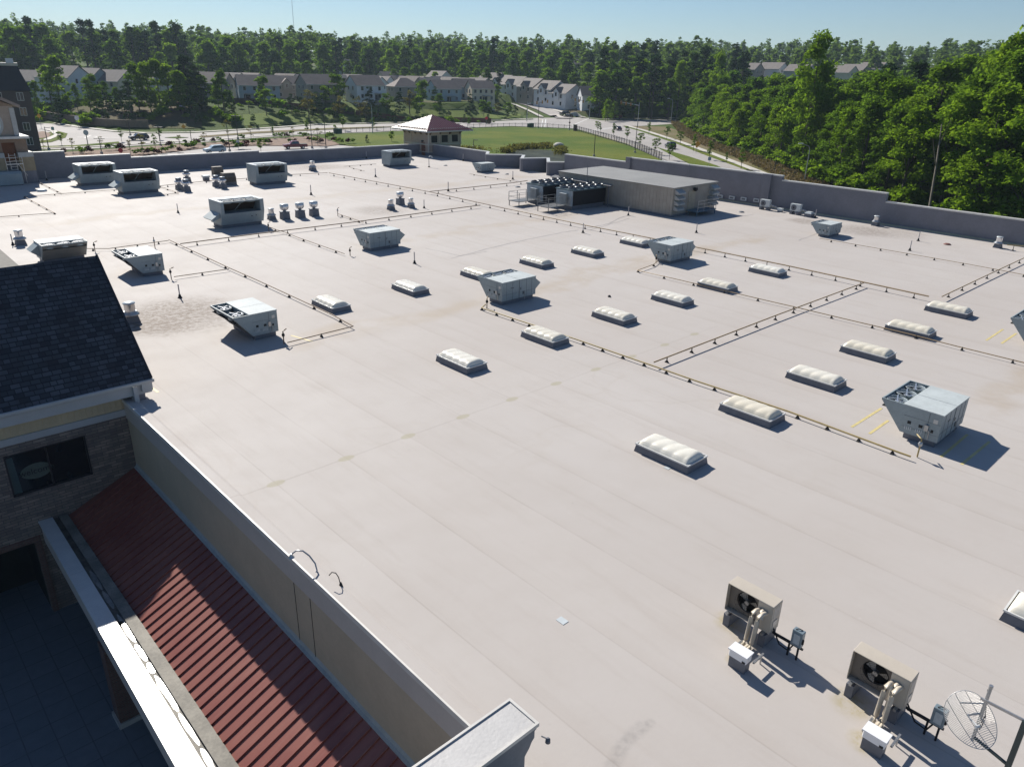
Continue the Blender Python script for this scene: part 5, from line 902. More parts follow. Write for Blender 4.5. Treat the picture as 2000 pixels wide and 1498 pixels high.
# wood behind the neighbourhood
for r_, step, s_ in ((450, 8.5, 1.0), (464, 9, 1.06), (482, 10, 1.06), (504, 11, 1.02)):
    a = math.radians(6)
    while a < math.radians(47):
        g = math.degrees(a); x, y = pol(a+rnd.uniform(-.004, .004), r_+rnd.uniform(-5, 5)+max(0, (g-24))*3.6); a += step/r_
        if rnd.random() < .12: continue
        k = ('mid','mid','pine','mida','mid')[rnd.randrange(5)]; tree(k, x, y, s_*rnd.uniform(.85, 1.12)*(1.12 if g < 22 else .98), {'pine':'dark pine','mid':'green leafy tree','mida':'light green leafy tree'}[k]+' in the wood behind the houses'+(' at the left' if g < 20 else (' behind the middle roofs' if g < 33 else ' toward the crossroads')), 'trees behind the neighbourhood')
# distant wood as one mass
rng = np.random.default_rng(5); VV = []
base = [crown('broad', 21, 6.2, np.random.default_rng(900+i), 26, 1.15, .9)[0] for i in range(3)]+[crown('pine', 24, 4.4, np.random.default_rng(950+i), 22, 1.0, .9)[0] for i in range(2)]
r_ = 530.0
while r_ < 1150:
    a = math.radians(3)
    while a < math.radians(86):
        rr = r_+rng.uniform(-12, 12); aa_ = a+rng.uniform(-.006, .006); x, y = pol(aa_, rr); a += (13.5+ (r_-540)*.012)/r_
        if rng.random() < .10: continue
        C = base[rng.integers(5)]; s_ = rng.uniform(.78, 1.12)*(1+.10*math.sin(aa_*17+rr*.01)+.07*math.sin(aa_*41)); th = rng.uniform(0, 6.28); c_1, s_1 = math.cos(th), math.sin(th); Q = C*s_; Q = np.stack([Q[:,0]*c_1-Q[:,1]*s_1+x, Q[:,0]*s_1+Q[:,1]*c_1+y, Q[:,2]+float(hgt(x, y))], 1); Q = Q[rng.random(len(Q)) < (1 if r_ < 800 else .6)]; VV.append(Q)
    r_ += 22+(r_-540)*.06
C = np.concatenate(VV); tag(leafmesh('distant_wood', quads(C, np.full(len(C), 1.1), rng), LD), 'far wooded ridge of mixed green trees along the horizon', 'wood', kind='stuff')
# trees among and in front of the houses (pixel column, distance, height, kind)
def at(px, py, r): a = azi(px, py); return pol(a, r)
for px, r, h_t, k, lb in ((90,330,13,'mida','pale feathery tree on the left slope in front of the blue grey house'),(62,322,10,'mid','rounded green tree beside the brown tower block'),(120,300,7,'mid','dark leafy tree above the left retaining wall'),(108,318,17,'mida','tall pale leafy tree in front of the white gabled house'),(165,300,11,'near','slim bright tree in front of the green grey house'),(178,298,12,'near','leafy tree pair on the slope above the retaining wall'),(220,290,8,'near','bright young tree on the slope below the cream gable'),(245,284,11,'pine','small dark cedar on the slope'),(262,292,15,'mida','tall pale green tree left of the big dark cedar'),(285,288,16,'mida','pale green birch in front of the grey house'),(305,290,17,'near','tallest pale tree left of the big dark cedar'),(325,292,15,'mida','leafy pale tree touching the big dark cedar'),(345,284,14,'mida','light leafy tree low on the slope by the dark cedar'),(50,310,9,'pine','dark evergreen by the left tower block'),(140,306,9,'nearb','small dark tree on the left slope'),(200,304,8,'nearb','small dark tree right of the slim bright tree'),(430,292,14,'mid','slim ragged tree right of the big dark cedar'),(420,300,9,'mida','low leafy tree behind the ragged slim tree'),(445,285,7,'nearb','dark green bush tree on the slope'),(318,425,17,'mida','round bright tree rising behind the left roofs')):
    x, y = at(px, 150, r); tree(k, x, y, h_t/(24 if k == 'pine' else 20), lb, sx=.85 if k != 'pine' else 1.2)
for q in range(5):
    x, y = at(352+q*9, 150, 292+q*2); tree('pine' if q % 2 else 'mid', x, y, (.74 if q == 1 else .6)*(1 if q % 2 else .9), 'big dark cedar clump on the slope left of the lawn', 'dark cedar clump', sx=1.5)
for i in range(42):
    px = 60+i*9.6+rnd.uniform(-4, 4); r = 272+rnd.uniform(0, 26)-(px-60)*.012; x, y = at(px, 200, r+ (18 if px < 120 else 0)); tree(('bigbush','bigbush','cone')[rnd.randrange(3)], x, y, rnd.uniform(.7, 1.5), 'low shrub on the brushy slope at the left', 'shrubs on the left slope')
LT_ = [(514,205,8.0,'lawn'),(521,226,7,'lawn'),(547,222,4.2,'bush'),(570,218,5,'cone'),(555,236,3,'bush'),(604,232,8,'olive'),(620,222,6,'cone'),(637,208,6,'lawn'),(663,205,9.0,'lawn'),(665,236,7,'olive'),(643,232,3,'bush'),(703,228,6,'olive'),(715,238,6,'olive'),(722,210,6,'cone'),(756,223,6,'lawn'),(780,218,6.5,'cone'),(768,238,3.5,'cone'),(800,222,7,'olive'),(824,214,9.0,'lawn'),(815,226,6,'lawn'),(858,222,6.5,'nearb'),(877,236,3.5,'cone'),(918,221,6,'cone'),(945,228,5.5,'lawn'),(955,230,5,'lawn'),(968,206,7.5,'lawn'),(972,226,4.5,'olive'),(990,232,3.6,'cone'),(993,226,4.6,'lawn'),(1006,225,4.0,'cone'),(497,250,3.5,'cone'),(587,196,5,'cone'),(700,200,6,'cone'),(850,200,5,'cone'),(1028,232,3.2,'street'),(670,254,4,'street'),(729,252,3,'street'),(916,246,2.6,'street')]
H0 = {'lawn':8,'olive':7,'cone':6,'bush':1.2,'nearb':20,'street':5}
for i, (px, py, h_t, k) in enumerate(LT_):
    x, y = terr(px, py+2); nm = {'lawn':'round bright tree','olive':'sparse olive tree','cone':'dark conical evergreen','bush':'low round shrub','nearb':'full dark tree','street':'slim young tree'}[k]
    pos = 'left of the white house' if px < 600 else ('below the taupe house' if px < 690 else ('below the white house' if px < 790 else ('left of the tower roof tip' if px < 845 else ('right of the tower roof tip' if px < 930 else 'near the crossroads lawn'))))
    tree(k, x, y, h_t/H0[k]*1.28, '%s on the slope %s, %s' % (nm, pos, 'low by the road' if py > 224 else 'high by the fence'), 'planted trees on the lawn slope', sx=1.15)
for i in range(34):    # hedge plants and brush along the back fences
    px = 470+i*15+rnd.uniform(-4, 4); x, y = at(px, 190, 304+rnd.uniform(-5, 5)); tree(('cone','bigbush','bush')[rnd.randrange(3)], x, y, rnd.uniform(.6, 1.1), 'shrub along the back yard fences', 'shrubs by the yard fences')
for px, r, h_t, k in ((640,372,10,'mid'),(670,365,9,'cone'),(700,430,13,'mida'),(735,400,9,'mid'),(770,420,12,'mid'),(790,440,12,'mida'),(812,455,13,'mid'),(850,440,10,'mida'),(882,415,9,'mid'),(905,450,14,'mid'),(930,430,13,'mida'),(950,420,14,'mid'),(975,425,13,'pine'),(1000,428,16,'mid'),(1022,424,15,'mida'),(1045,420,16,'mid'),(1075,410,15,'mida'),(1100,402,14,'mid'),(1122,392,15,'mid'),(1140,378,10,'mida'),(1188,337,7,'lawn'),(1192,345,9,'mida'),(1168,372,14,'pine'),(1205,350,8,'mid'),(1215,350,5,'redbush'),(1210,352,5,'redbush'),(600,440,14,'mid'),(560,446,13,'mida'),(540,446,12,'mid'),(500,440,12,'mid'),(845,392,7,'mid'),(800,392,7,'mid')):
    r += 45 if 985 <= px <= 1145 else 0
    x, y = at(px, 150, r); hh = {'mid':20,'mida':20,'pine':24,'cone':6,'lawn':8,'redbush':1.2}[k]; tree(k, x, y, h_t/hh*(.45 if k == 'redbush' else 1), 'leafy tree growing between the neighbourhood houses' if k != 'redbush' else 'dark red shrub beside the dark roofed corner house', 'trees among the houses')
# street trees (median, right sidewalk, front bed)
for i, (px, py, h_t) in enumerate(((1167,259,4.2),(1172,261,3.2),(1198,269,4.4),(1224,277,4.6),(1249,290,4.7),(1279,302,4.6),(1307,313,4.4))): p = P(px, py, GZ); tree('street', p.x, p.y, h_t/5, 'small round street tree in the grass median, '+['farthest','second farthest','third farthest','middle','third nearest','second nearest','nearest'][i]+' from the store' if i < 3 else 'small round street tree along the black fence, '+['middle','third nearest','second nearest','nearest'][i-3]+' one', 'street trees by the black fence', z=GZ)
for i, (px, py, h_t) in enumerate(((1267,264,4.2),(1302,272,4.4),(1328,284,4.5),(1354,296,4.5),(1385,313,4.6),(1447,331,4.4),(1418,318,2.4))): p = P(px, py, GZ); tree('street', p.x, p.y, h_t/5, 'small street tree beside the right sidewalk, '+['first','second','third','fourth','fifth','last','the short bushy one'][i]+' from the crossroads', 'street trees along the right sidewalk', z=GZ)
for i, (px, py, h_t, k) in enumerate(((121,285,3.6,'street'),(143,300,3.4,'sparse'),(238,278,3.6,'street'),(256,304,3.4,'sparse'),(280,303,4.6,'sparse'),(304,293,3.6,'street'),(313,274,3.4,'street'),(352,290,3.2,'sparse'),(401,282,3.0,'sparse'),(446,272,5.2,'sparse'),(491,275,4.0,'sparse'),(534,272,3.2,'street'),(510,298,3.2,'lawn'),(600,262,4,'street'),(621,285,4.6,'sparse'),(573,271,3.2,'sparse'),(765,278,3.0,'lawn'),(717,280,2.4,'cone'),(86,293,2.4,'sparse'),(199,288,2.6,'sparse'),(655,262,2.6,'lawn'))):
    p = P(px, py, GZ); tree(k, p.x, p.y, h_t/{'street':5,'sparse':5,'lawn':8,'cone':6}[k], ('dark slender young street tree' if k == 'street' else ('sparse brownish young tree' if k == 'sparse' else 'small green young tree'))+(' near the left junction' if px < 230 else (' left of the silver car' if px < 400 else (' between silver car and red pickup' if px < 560 else ' right of the red pickup'))), 'young trees in the front landscape bed', z=GZ)
bp = [(127,303),(158,300),(162,302),(174,301),(213,296),(231,295),(238,296),(265,304),(277,303),(288,303),(296,301),(302,303),(310,304),(320,301),(329,298),(331,289),(338,297),(336,287),(351,299),(362,284),(365,293),(368,292),(378,291),(379,289),(386,283),(395,280),(399,291),(416,280),(428,278),(436,286),(444,288),(457,287),(473,275),(482,284),(463,293),(470,292),(478,292),(495,283),(518,284),(527,283),(540,270),(551,271),(560,270),(569,267),(566,281),(575,282),(588,268),(596,272),(604,277),(612,279),(620,280),(628,282),(640,275),(646,271),(652,278),(659,281),(665,283),(679,282),(690,282)]
for i, (px, py) in enumerate(bp): p = P(px, py, GZ); rd = i % 3 == 0; tree('redbush' if rd else 'bush', p.x, p.y, rnd.uniform(1.0, 1.45), ('dark red' if rd else 'dark green')+' rounded shrub in the mulch bed '+('left of the silver car' if px < 400 else ('between the silver car and the red pickup' if px < 545 else 'right of the red pickup')), 'shrubs in the front mulch bed', z=GZ+.1)
# reeds at the pond
rng = np.random.default_rng(8); RC = []
for cx0, cy0, n_, w0, w1 in ((1035,291,900,22,2.0),(1065,290,500,12,2.5),(1095,298,1100,9,4),(1010,293,500,14,2),(990,299,500,12,2),(915,297,500,30,3)):
    for _ in range(n_): p = P(cx0+rng.normal()*w0*.6, cy0+rng.normal()*w1*.6, GZ); RC.append((p.x, p.y, GZ+rng.uniform(.1, 1.3)))
tag(leafmesh('reeds', quads(np.array(RC), np.full(len(RC), .28), rng, 0), LO), 'reeds and brush growing round the pond bank', 'reeds', kind='stuff')
dg_ = MB().lathe([(1.5,0),(1.6,.5),(1.1,1.0),(.4,1.25)], n=12).build('boulder', mat('pale boulder', (.45, .43, .38), .8, bump=.3)); dg_.location = P(1091, 288, GZ); tag(dg_, 'pale boulder on the pond bank among reeds', 'boulder')
# tall dry grass on the right verge
RC = []
for _ in range(9000):
    k = rng.uniform(0, 6); j = int(k); q = E_[j].lerp(E_[j+1], k-j); d_ = rng.uniform(-8, 1.5); RC.append((q.x+d_*.85, q.y+d_*-.15, GZ+rng.uniform(.05, .8)))
tag(leafmesh('tall_dry_grass', quads(np.array(RC), np.full(len(RC), .33), rng, 0), leaf_mat('straw grass', (.17, .13, .075), (.26, .20, .12), .2)), 'tall dry straw grass along the verge below the wood', 'grass', kind='stuff')
# ---------------------------------------------------------------- houses
RF1 = mat('brown shingle roof', (.150, .122, .108), .85, var=.15, scale=.6); RF2 = mat('grey brown shingle roof', (.19, .165, .148), .85, var=.12, scale=.6); RF3 = mat('dark blue shingle roof', (.022, .026, .038), .8, var=.15, scale=.6)
WALLS = {'white':mat('white siding', (.68, .69, .70), .7, var=.04, scale=.5),'blue grey':mat('blue grey siding', (.36, .43, .46), .7, var=.05),'taupe':mat('taupe siding', (.35, .30, .25), .7, var=.05),'grey':mat('grey siding', (.37, .36, .35), .7, var=.05),'cream':mat('cream siding', (.66, .58, .43), .7, var=.05),'green grey':mat('green grey siding', (.34, .40, .38), .7, var=.05)}
def zat(px, py, r):
    d = ray(px, py); return H+d[2]*r/math.hypot(d[0], d[1])
def house(px, r, wc, w_, d_, dl, lb, eave=5.6, base=None, big=1.0, pit=.62, roof=None, hip=False, wins=3, porch=None, dormer=False, rows=2, gable_mat=None, cross=False, z=None):
    az = azi(px, 170); x, y = pol(az, r+d_*.3); z = (float(hgt(x, y)) if z is None else z) if base is None else zat(px, base, r); t_ = thing('house', lb, 'house', (x, y, z), -az+math.radians(dl), 'houses of the neighbourhood', big); M_ = WALLS[wc]; rf_ = roof or RF1; hw, hd = w_/2, d_/2; rh = eave+hd*pit
    b = MB(); b.box(-hw, hw, -hd, hd, -4, eave)
    if not hip: b.ext([(-hd,eave),(hd,eave),(0,rh)], 'x', -hw, hw)
    b.build('wall', M_, t_)
    if hip: q = hd*.9; rr = MB().add([(-hw-.4,-hd-.4,eave-.1),(hw+.4,-hd-.4,eave-.1),(hw+.4,hd+.4,eave-.1),(-hw-.4,hd+.4,eave-.1),(-hw+q,0,rh+.15),(hw-q,0,rh+.15)], [(0,1,5,4),(1,2,5),(2,3,4,5),(3,0,4),(0,3,2,1)])
    else: rr = MB().ext([(-hd-.45,eave-.30),(-hd-.45,eave-.12),(0,rh+.16),(hd+.45,eave-.12),(hd+.45,eave-.30),(0,rh-.02)], 'x', -hw-.35, hw+.35)
    ro = rr.build('roof', rf_, t_)
    vv = MB(); [vv.tube([(x_,hd*.3,rh-1.3),(x_,hd*.3,rh+.15)], .09, 6) for x_ in (-hw*.4, hw*.35)]; vv.build('roof_vents', BLACK, ro)
    MB().box(-hw-.4, hw+.4, -hd-.55, -hd-.42, eave-.32, eave-.12).build('gutter', COPE, t_)
    def win(x_, y_, z_, ww=.95, hh=1.35, ax='y'):
        if ax == 'y': f = MB().box(x_-ww/2-.12, x_+ww/2+.12, y_-.06, y_, z_-.12, z_+hh+.12).build('window', COPE, t_); MB().box(x_-ww/2, x_+ww/2, y_-.09, y_-.06, z_, z_+hh).build('pane', GLASS, f)
        else: s_ = 1 if x_ > 0 else -1; f = MB().box(min(x_,x_+s_*.06), max(x_,x_+s_*.06), y_-ww/2-.12, y_+ww/2+.12, z_-.12, z_+hh+.12).build('window', COPE, t_); MB().box(min(x_+s_*.06,x_+s_*.09), max(x_+s_*.06,x_+s_*.09), y_-ww/2, y_+ww/2, z_, z_+hh).build('pane', GLASS, f)
    for k in range(wins): xx = -hw+w_*(k+.6)/(wins+.2); [win(xx, -hd, .9+2.8*j) for j in range(rows)]
    for s_ in (-1, 1): win(s_*hw, -hd*.35, 3.7, ax='x'); win(s_*hw, hd*.35, 3.7, ax='x'); win(s_*hw, 0, .9, ax='x')
    if porch: p_ = MB(); px0 = -hw+w_*porch; p_.box(px0, px0+3.6, -hd-2.8, -hd, 2.5, 2.7); [p_.box(a, a+.15, -hd-2.75, -hd-2.6, -3, 2.5) for a in (px0+.05, px0+3.4)]; p_.box(px0, px0+3.6, -hd-2.8, -hd, -.2, 0); p_.build('porch', WALLS['grey'], t_); MB().box(px0+.3, px0+2.2, -hd-.08, -hd, 0, 2.1).build('patio_door', GLASS, t_)
    if dormer: dm = MB().box(-1.6, 1.6, -hd-.6, -hd+2.0, eave-2.6, eave+.6).ext([(-1.6,eave+.6),(1.6,eave+.6),(0,eave+2.0)], 'y', -hd-.6, -hd+2.6); dm.build('front_gable', gable_mat or M_, t_); MB().ext([(-2.0,eave+.25),(0,eave+2.1),(2.0,eave+.25),(2.0,eave+.45),(0,eave+2.3),(-2.0,eave+.45)], 'y', -hd-.9, -hd+3.0).build('gable_roof', rf_, t_); win(0, -hd-.6, eave-1.2)
    return t_
HS = [(503,322,'blue grey',15,11,6,'pale blue grey house with long brown roof and white sunroom, left of the taupe house',dict(base=197,porch=.12,wins=4)),
 (621,326,'taupe',14,11,24,'taupe house with wide brown roof and a side gable facing left',dict(base=194,wins=4,porch=.35,gable_mat=None)),(712,324,'white',12,11,26,'white house with brown roof and tall white gable facing left',dict(base=196,wins=3,porch=.62)),
 (789,340,'taupe',12,10,22,'grey taupe house with clipped brown roof between white and blue grey houses',dict(base=197,wins=3,hip=True,porch=.5)),(866,352,'blue grey',12,10.5,27,'blue grey house with brown roof above the brick coloured fence',dict(base=200,wins=3,porch=.4)),
 (937,362,'cream',11,10,20,'cream white house with brown roof at the right end of the front row',dict(base=199,wins=4,porch=.45)),(556,350,'taupe',12,10,10,'taupe house with a small front gable set behind two larger roofs',dict(dormer=True,wins=2)),
 (412,330,'taupe',15,11,-22,'taupe grey house partly hidden behind the big dark cedar',dict(base=192,wins=3)),(440,352,'blue grey',12,11,-35,'blue grey gabled house just right of the big dark cedar',dict(wins=2,roof=RF2)),
 (128,330,'white',14,12,-42,'white house with bright gable facing right above the left slope',dict(base=184,wins=3,roof=RF2)),(63,345,'blue grey',12,11,-40,'small blue grey house left of the white gabled house',dict(wins=2,roof=RF2)),(172,336,'green grey',13,12,-42,'green grey house with pale gable right of the white gabled house',dict(base=187,wins=2,roof=RF2)),
 (222,334,'cream',14,12,-40,'house with cream gable facing right behind slim trees',dict(base=190,wins=3,roof=RF2,porch=.3)),(275,345,'green grey',15,12,-30,'grey roofed house hidden behind tall pale trees',dict(wins=2,roof=RF2)),(30,360,'cream',11,10,-42,'beige gabled house near the brown tower block',dict(wins=1,roof=RF2))]
for k in range(9): HS.append((205+k*36, 388+rnd.uniform(-6,6), ['taupe','white','cream','green grey','white'][k % 5], 10.5, 10, rnd.choice((-42,-38,-45,30)), 'house behind the front row at the left, only its roof showing', dict(wins=1,rows=1,roof=(RF1,RF2)[k % 2])))
for k, (px, r) in enumerate(((600,385),(560,392),(655,396),(618,362),(690,410),(722,402),(745,385),(768,412),(728,372),(800,395),(838,372),(812,405),(862,412),(880,400),(898,388),(760,440),(935,402),(905,372),(858,455))): HS.append((px, r, ['white','taupe','white','cream','taupe','blue grey'][k % 6], 11, 10, (32,-38,26,-42,-35)[k % 5], 'house in the crowded rows behind, roof and upper wall showing', dict(wins=2,rows=1,roof=(RF2,RF1)[k % 2])))
for px, r, lb in ((650,560,'large house on the wooded hill above the roofs, left one'),(668,556,'large house on the wooded hill beside its twin'),(695,590,'distant house half hidden on the wooded hill'),(830,600,'distant house row end among the hill trees'),(880,620,'distant grey house among the hill trees'),(905,610,'distant house roof right of the hill row'),(1128,600,'distant house glimpsed through the pines'),(1275,560,'distant house roof through the pines'),(1395,520,'far house with brown roof left of the tall tree'),(1458,530,'far house with pale gable beyond the wood'),(1505,540,'far small gabled house beyond the wood'),(1558,525,'far house with long brown roof behind the very tall tree'),(1640,520,'far cream gabled house in the gap of the wood'),(1665,535,'far white house beside the cream gable in the gap'),(1700,560,'far house roof at the right of the gap')):
    HS.append((px, r, 'cream' if px in (1640,) else ['taupe','grey','white'][int(px) % 3], 15, 12, (-30 if px > 1400 else 20), lb, dict(wins=2,rows=1,roof=RF2,z=float(hgt(*pol(azi(px), r)))+(1 if px < 1300 else 3))))
for px, r, bs, wc, dl, lb, k in ((985,445,188,'white',-50,'white gabled house at the far end of the side street',{}),(1012,430,192,'white',-50,'white gabled house with brown roof, fourth from the corner',{}),(1043,415,197,'taupe',-50,'white and taupe gabled house, third from the corner',{}),(1078,402,203,'white',-50,'white gabled house, second from the corner on the side street',{}),(1108,392,211,'white',-50,'white gabled house next to the dark roofed corner house',{}),(1158,378,217,'white',12,'white corner house with dark blue roof by the crossroads',dict(roof=RF3,wins=2)),(962,450,183,'grey',-40,'grey house behind the side street row',{})):
    kk = dict(wins=2, dormer=dl < 0, roof=RF2, base=bs, big=1.2); kk.update(k); HS.append((px, r, wc, 11 if dl < 0 else 10, 10.5, dl, lb, kk))
for px, r, wc, w_, d_, dl, lb, kw in HS: house(px, r, wc, w_, d_, dl, lb, **kw)
# far apartment block at the left edge
az = azi(18, 200); x, y = pol(az, 205); t_ = thing('apartment_block', 'tall dark brown apartment block with white windows behind the clock tower', 'building', (x, y, GZ), -az, None); DBW = mat('dark brown siding', (.10, .075, .065), .8, var=.08)
MB().box(-24, 4.2, 0, 12, 0, 12.5).build('wall', DBW, t_); MB().hexa([(-24.3,-.3,12.5),(4.5,-.3,12.5),(4.5,12.3,12.5),(-24.3,12.3,12.5)], [(-22,1.6,17.5),(2.9,1.6,17.5),(2.9,10.5,17.5),(-22,10.5,17.5)]).build('mansard_roof', mat('black mansard shingles', (.03, .03, .035), .7), t_); MB().box(-22,3.1,1.4,10.7,17.5,18.1).build('parapet', TR, t_); MB().box(1.0,2.4,3,5,18.1,19.0).build('roof_equipment', WHITE, t_)
for j in range(4):
    for k in range(3): f = MB().box(1.6-k*4, 2.9-k*4, -.08, 0, 1.2+j*3.1, 2.9+j*3.1).build('window', COPE, t_); MB().box(1.7-k*4, 2.2-k*4, -.1, -.08, 1.3+j*3.1, 2.8+j*3.1).box(2.3-k*4, 2.8-k*4, -.1, -.08, 1.3+j*3.1, 2.8+j*3.1).build('pane', GLASS, f)
# retaining wall and yard fences
def ribbon_wall(name, pts, h_, th, m, lb, cat, z=GZ, follow=True, posts=0):
    c = [Vector((*pol(azi(px, 200), r), 0)) for px, r in pts]; t_ = thing(name, lb, cat, (c[0].x, c[0].y, 0)); V = MB()
    for a, b in zip(c[:-1], c[1:]):
        d = (b-a).normalized(); n = Vector((-d.y, d.x, 0))*th/2; za, zb = (float(hgt(a.x, a.y)), float(hgt(b.x, b.y))) if follow else (z, z)
        q = lambda p, s_, zz: (p.x+n.x*s_, p.y+n.y*s_, zz); V.hexa([q(a,-1,za-1.5),q(b,-1,zb-1.5),q(b,1,zb-1.5),q(a,1,za-1.5)], [q(a,-1,za+h_),q(b,-1,zb+h_),q(b,1,zb+h_),q(a,1,za+h_)])
    spart(V, 'panel', m, t_); return t_
def rpx(px): return float(np.interp(azi(px, 200), ea, er))
ribbon_wall('retaining_wall', [(x, rpx(x)+4+max(0,(130-x))*.05) for x in (50,80,120,160,200,240,283)], 2.2, .5, mat('tan segmental block', (.20, .155, .11), .9, var=.15, scale=1.5, bump=.3), 'long tan block retaining wall curving along the left road', 'wall')
FB = mat('dark brown board fence', (.055, .035, .025), .9, var=.2); FR_ = mat('reddish board fence', (.14, .06, .035), .9, var=.2)
for x0, x1, m_, lb in ((455,520,FB,'dark board yard fence behind the lawn, left stretch'),(524,600,FR_,'reddish board yard fence below the small gabled house'),(604,690,FB,'dark board yard fence below the taupe and white houses'),(694,790,FR_,'reddish board yard fence below the white gabled house'),(794,870,FB,'dark board yard fence below the clipped roof house'),(874,960,FR_,'reddish brown board fence below the blue grey house')): ribbon_wall('yard_fence', [(x, 309) for x in np.linspace(x0, x1, 5)], 1.8, .1, m_, lb, 'fence')
# black metal fences round the pond lawn
def rail_fence(pts, lb, hh=1.4):
    c = [P(x, y, GZ) for x, y in pts]; t_ = thing('metal_fence', lb, 'fence', c[0], group='black metal fences round the pond lawn'); mb = MB(); o0 = c[0]; ps = MB(); k = 0
    for a, b in zip(c[:-1], c[1:]):
        d = b-a; L_ = d.length; d.normalize(); a_, b_ = a-o0, b-o0; [mb.bar(a_+Vector((0,0,z)), b_+Vector((0,0,z)), .05) for z in (.15, hh-.2, hh)]; s_ = 0
        while s_ < L_:
            p = a_+d*s_; mb.bar(p+Vector((0,0,.1)), p+Vector((0,0,hh)), .022)
            if k % 8 == 0: MB().bar(p, p+Vector((0,0,hh+.15)), .09).build('post', BLACK, t_)
            s_ += .33; k += 1
    mb.build('railing', BLACK, t_)
rail_fence([(652,263),(700,259),(775,256)], 'thin black fence left of the red roofed stair tower'); rail_fence([(913,251.5),(1000,249),(1060,249),(1118,254)], 'thin black fence between tower and crossroads'); rail_fence([(1127,257),(1160,266),(1200,277),(1245,292),(1292,313)], 'thick black fence running down beside the street trees', 1.7)
p = P(1123, 257, GZ); t_ = thing('fence_pillar', 'square brick fence pillar with cap at the fence corner', 'pillar', p); MB().box(-.45,.45,-.45,.45,0,2.1).build('shaft', BRICK, t_); MB().box(-.55,.55,-.55,.55,2.1,2.3).build('cap', CONC, t_)
for px, py, lb in ((1036,250,'green utility box beside the fence near the crossroads'),(660,262,'dark green utility box left of the tower')): p = P(px, py, GZ); t_ = thing('utility_box', lb, 'utility box', p); MB().box(-1.4,1.4,-.7,.7,0,.15).build('pad', CONC, t_); MB().box(-1.2,1.2,-.6,.6,.15,1.6).build('cabinet', mat('dark green box', (.02, .08, .06), .5), t_, bevel=.05)
# ---------------------------------------------------------------- poles, lamps, signals and signs
def pole_h(px, py, top): 
    p = P(px, py, GZ); d = ray(px, top); t = (d[0]*p.x+d[1]*p.y)/(d[0]**2+d[1]**2); return p, H+d[2]*t-GZ
DP = mat('dark bronze pole', (.035, .03, .028), .5); GP = mat('galvanised pole', (.34, .37, .38), .4, .5)
def lot_light(px, py, top, heads, lb, grp='parking lot lights with dark poles'):
    p, h_ = pole_h(px, py, top); t_ = thing('parking_light', lb, 'lamp post', p, YAW*-1, grp); MB().tube([(0,0,0),(0,0,h_)], [.11,.07], 8).build('pole', DP, t_); MB().lathe([(.3,0),(.3,.6)], n=10).build('base', CONC, t_)
    for s_ in ([-1, 1] if heads == 2 else ([1] if heads == 1 else [])): MB().box(min(.15*s_,1.1*s_), max(.15*s_,1.1*s_), -.2, .2, h_-.18, h_-.05).build('lamp_head', DP, t_)
for i, (px, py, top, hd_, lb) in enumerate(((96,294,248,1,'dark parking light at the left, beside the clock tower'),(199,302,270,2,'short twin headed parking light above the front parapet'),(314,286,248,2,'twin headed parking light near the left junction'),(255,266,228,0,'dark pole across the left junction'),(375,284,255,1,'dark pole between the junction and the silver car'),(449,297,262,0,'dark pole just right of the silver car'),(465,273,226,2,'twin headed parking light behind the mulch bed'),(610,291,238,1,'dark parking light right of the red pickup, nearer'),(637,291,223,1,'tall dark parking light right of the red pickup'),(801,236,190,0,'thin dark pole behind the tower roof'),(925,290,273,1,'short light post on the lawn right of the tower'),(1051,251,200,1,'thin dark pole at the fence near the crossroads'),(1160,307,265,0,'dark pole between fence and parapet'),(1240,300,248,0,'tall dark pole beside the black fence'),(1112,255,215,0,'dark pole with a small sign near the fence pillar'),(1172,228,205,0,'thin pole beyond the crossroads'),(1512,338,305,1,'dark light pole on the verge before the wood'),(173,290,262,0,'thin pole with a round sign back at the left junction'),(489,241,197,0,'thin grey pole on the slope above the front bed'))): lot_light(px, py, top, hd_, lb)
def street_lamp(px, py, top, s_, lb):
    p, h_ = pole_h(px, py, top); t_ = thing('street_lamp', lb, 'street lamp', p, -YAW, 'grey curved street lamps'); MB().tube([(0,0,0),(0,0,h_-1.2),(s_*.25,0,h_-.45),(s_*1.6,0,h_)], [.13,.09,.07,.05], 8).build('pole', GP, t_); MB().tube([(s_*1.5,0,h_),(s_*2.4,0,h_+.02)], [.14,.10], 8).build('lamp_head', WHITE, t_)
for px, py, top, s_, lb in ((370,246,208,-1,'grey curved street lamp in front of the left trees'),(728,262,200,-1,'grey curved street lamp left of the tower'),(1310,241,193,-1,'grey street lamp in front of the wood at the crossroads'),(1571,356,281,-1,'grey street lamp standing before the right wood')): street_lamp(px, py, top, s_, lb)
def signal(px, py, top, ex, ey, lb):
    p, h_ = pole_h(px, py, top); t_ = thing('traffic_signal', lb, 'traffic signal', p, 0, 'mast arm traffic signals at the crossroads'); zt = h_-1.0; q = P(ex, py, GZ); d = (q-p); d.z = 0; MB().tube([(0,0,0),(0,0,h_)], [.16,.10], 8).build('pole', GP, t_); MB().tube([(0,0,zt),(d.x,d.y,zt+1.2)], [.12,.07], 8).build('mast_arm', mat('pale mast arm', (.5, .52, .54), .4, .3), t_)
    for f in (.45, .7, .95): g = MB().box(d.x*f-.2, d.x*f+.2, d.y*f-.2, d.y*f+.2, zt+1.2*f-.75, zt+1.2*f+.45).build('signal_head', mat('yellow signal housing', (.30, .16, .02), .5), t_)
    MB().box(d.x*.25-.8, d.x*.25+.8, d.y*.25-.05, d.y*.25+.05, zt+.15, zt+.6).build('street_sign', mat('green sign', (.01, .13, .07), .5), t_)
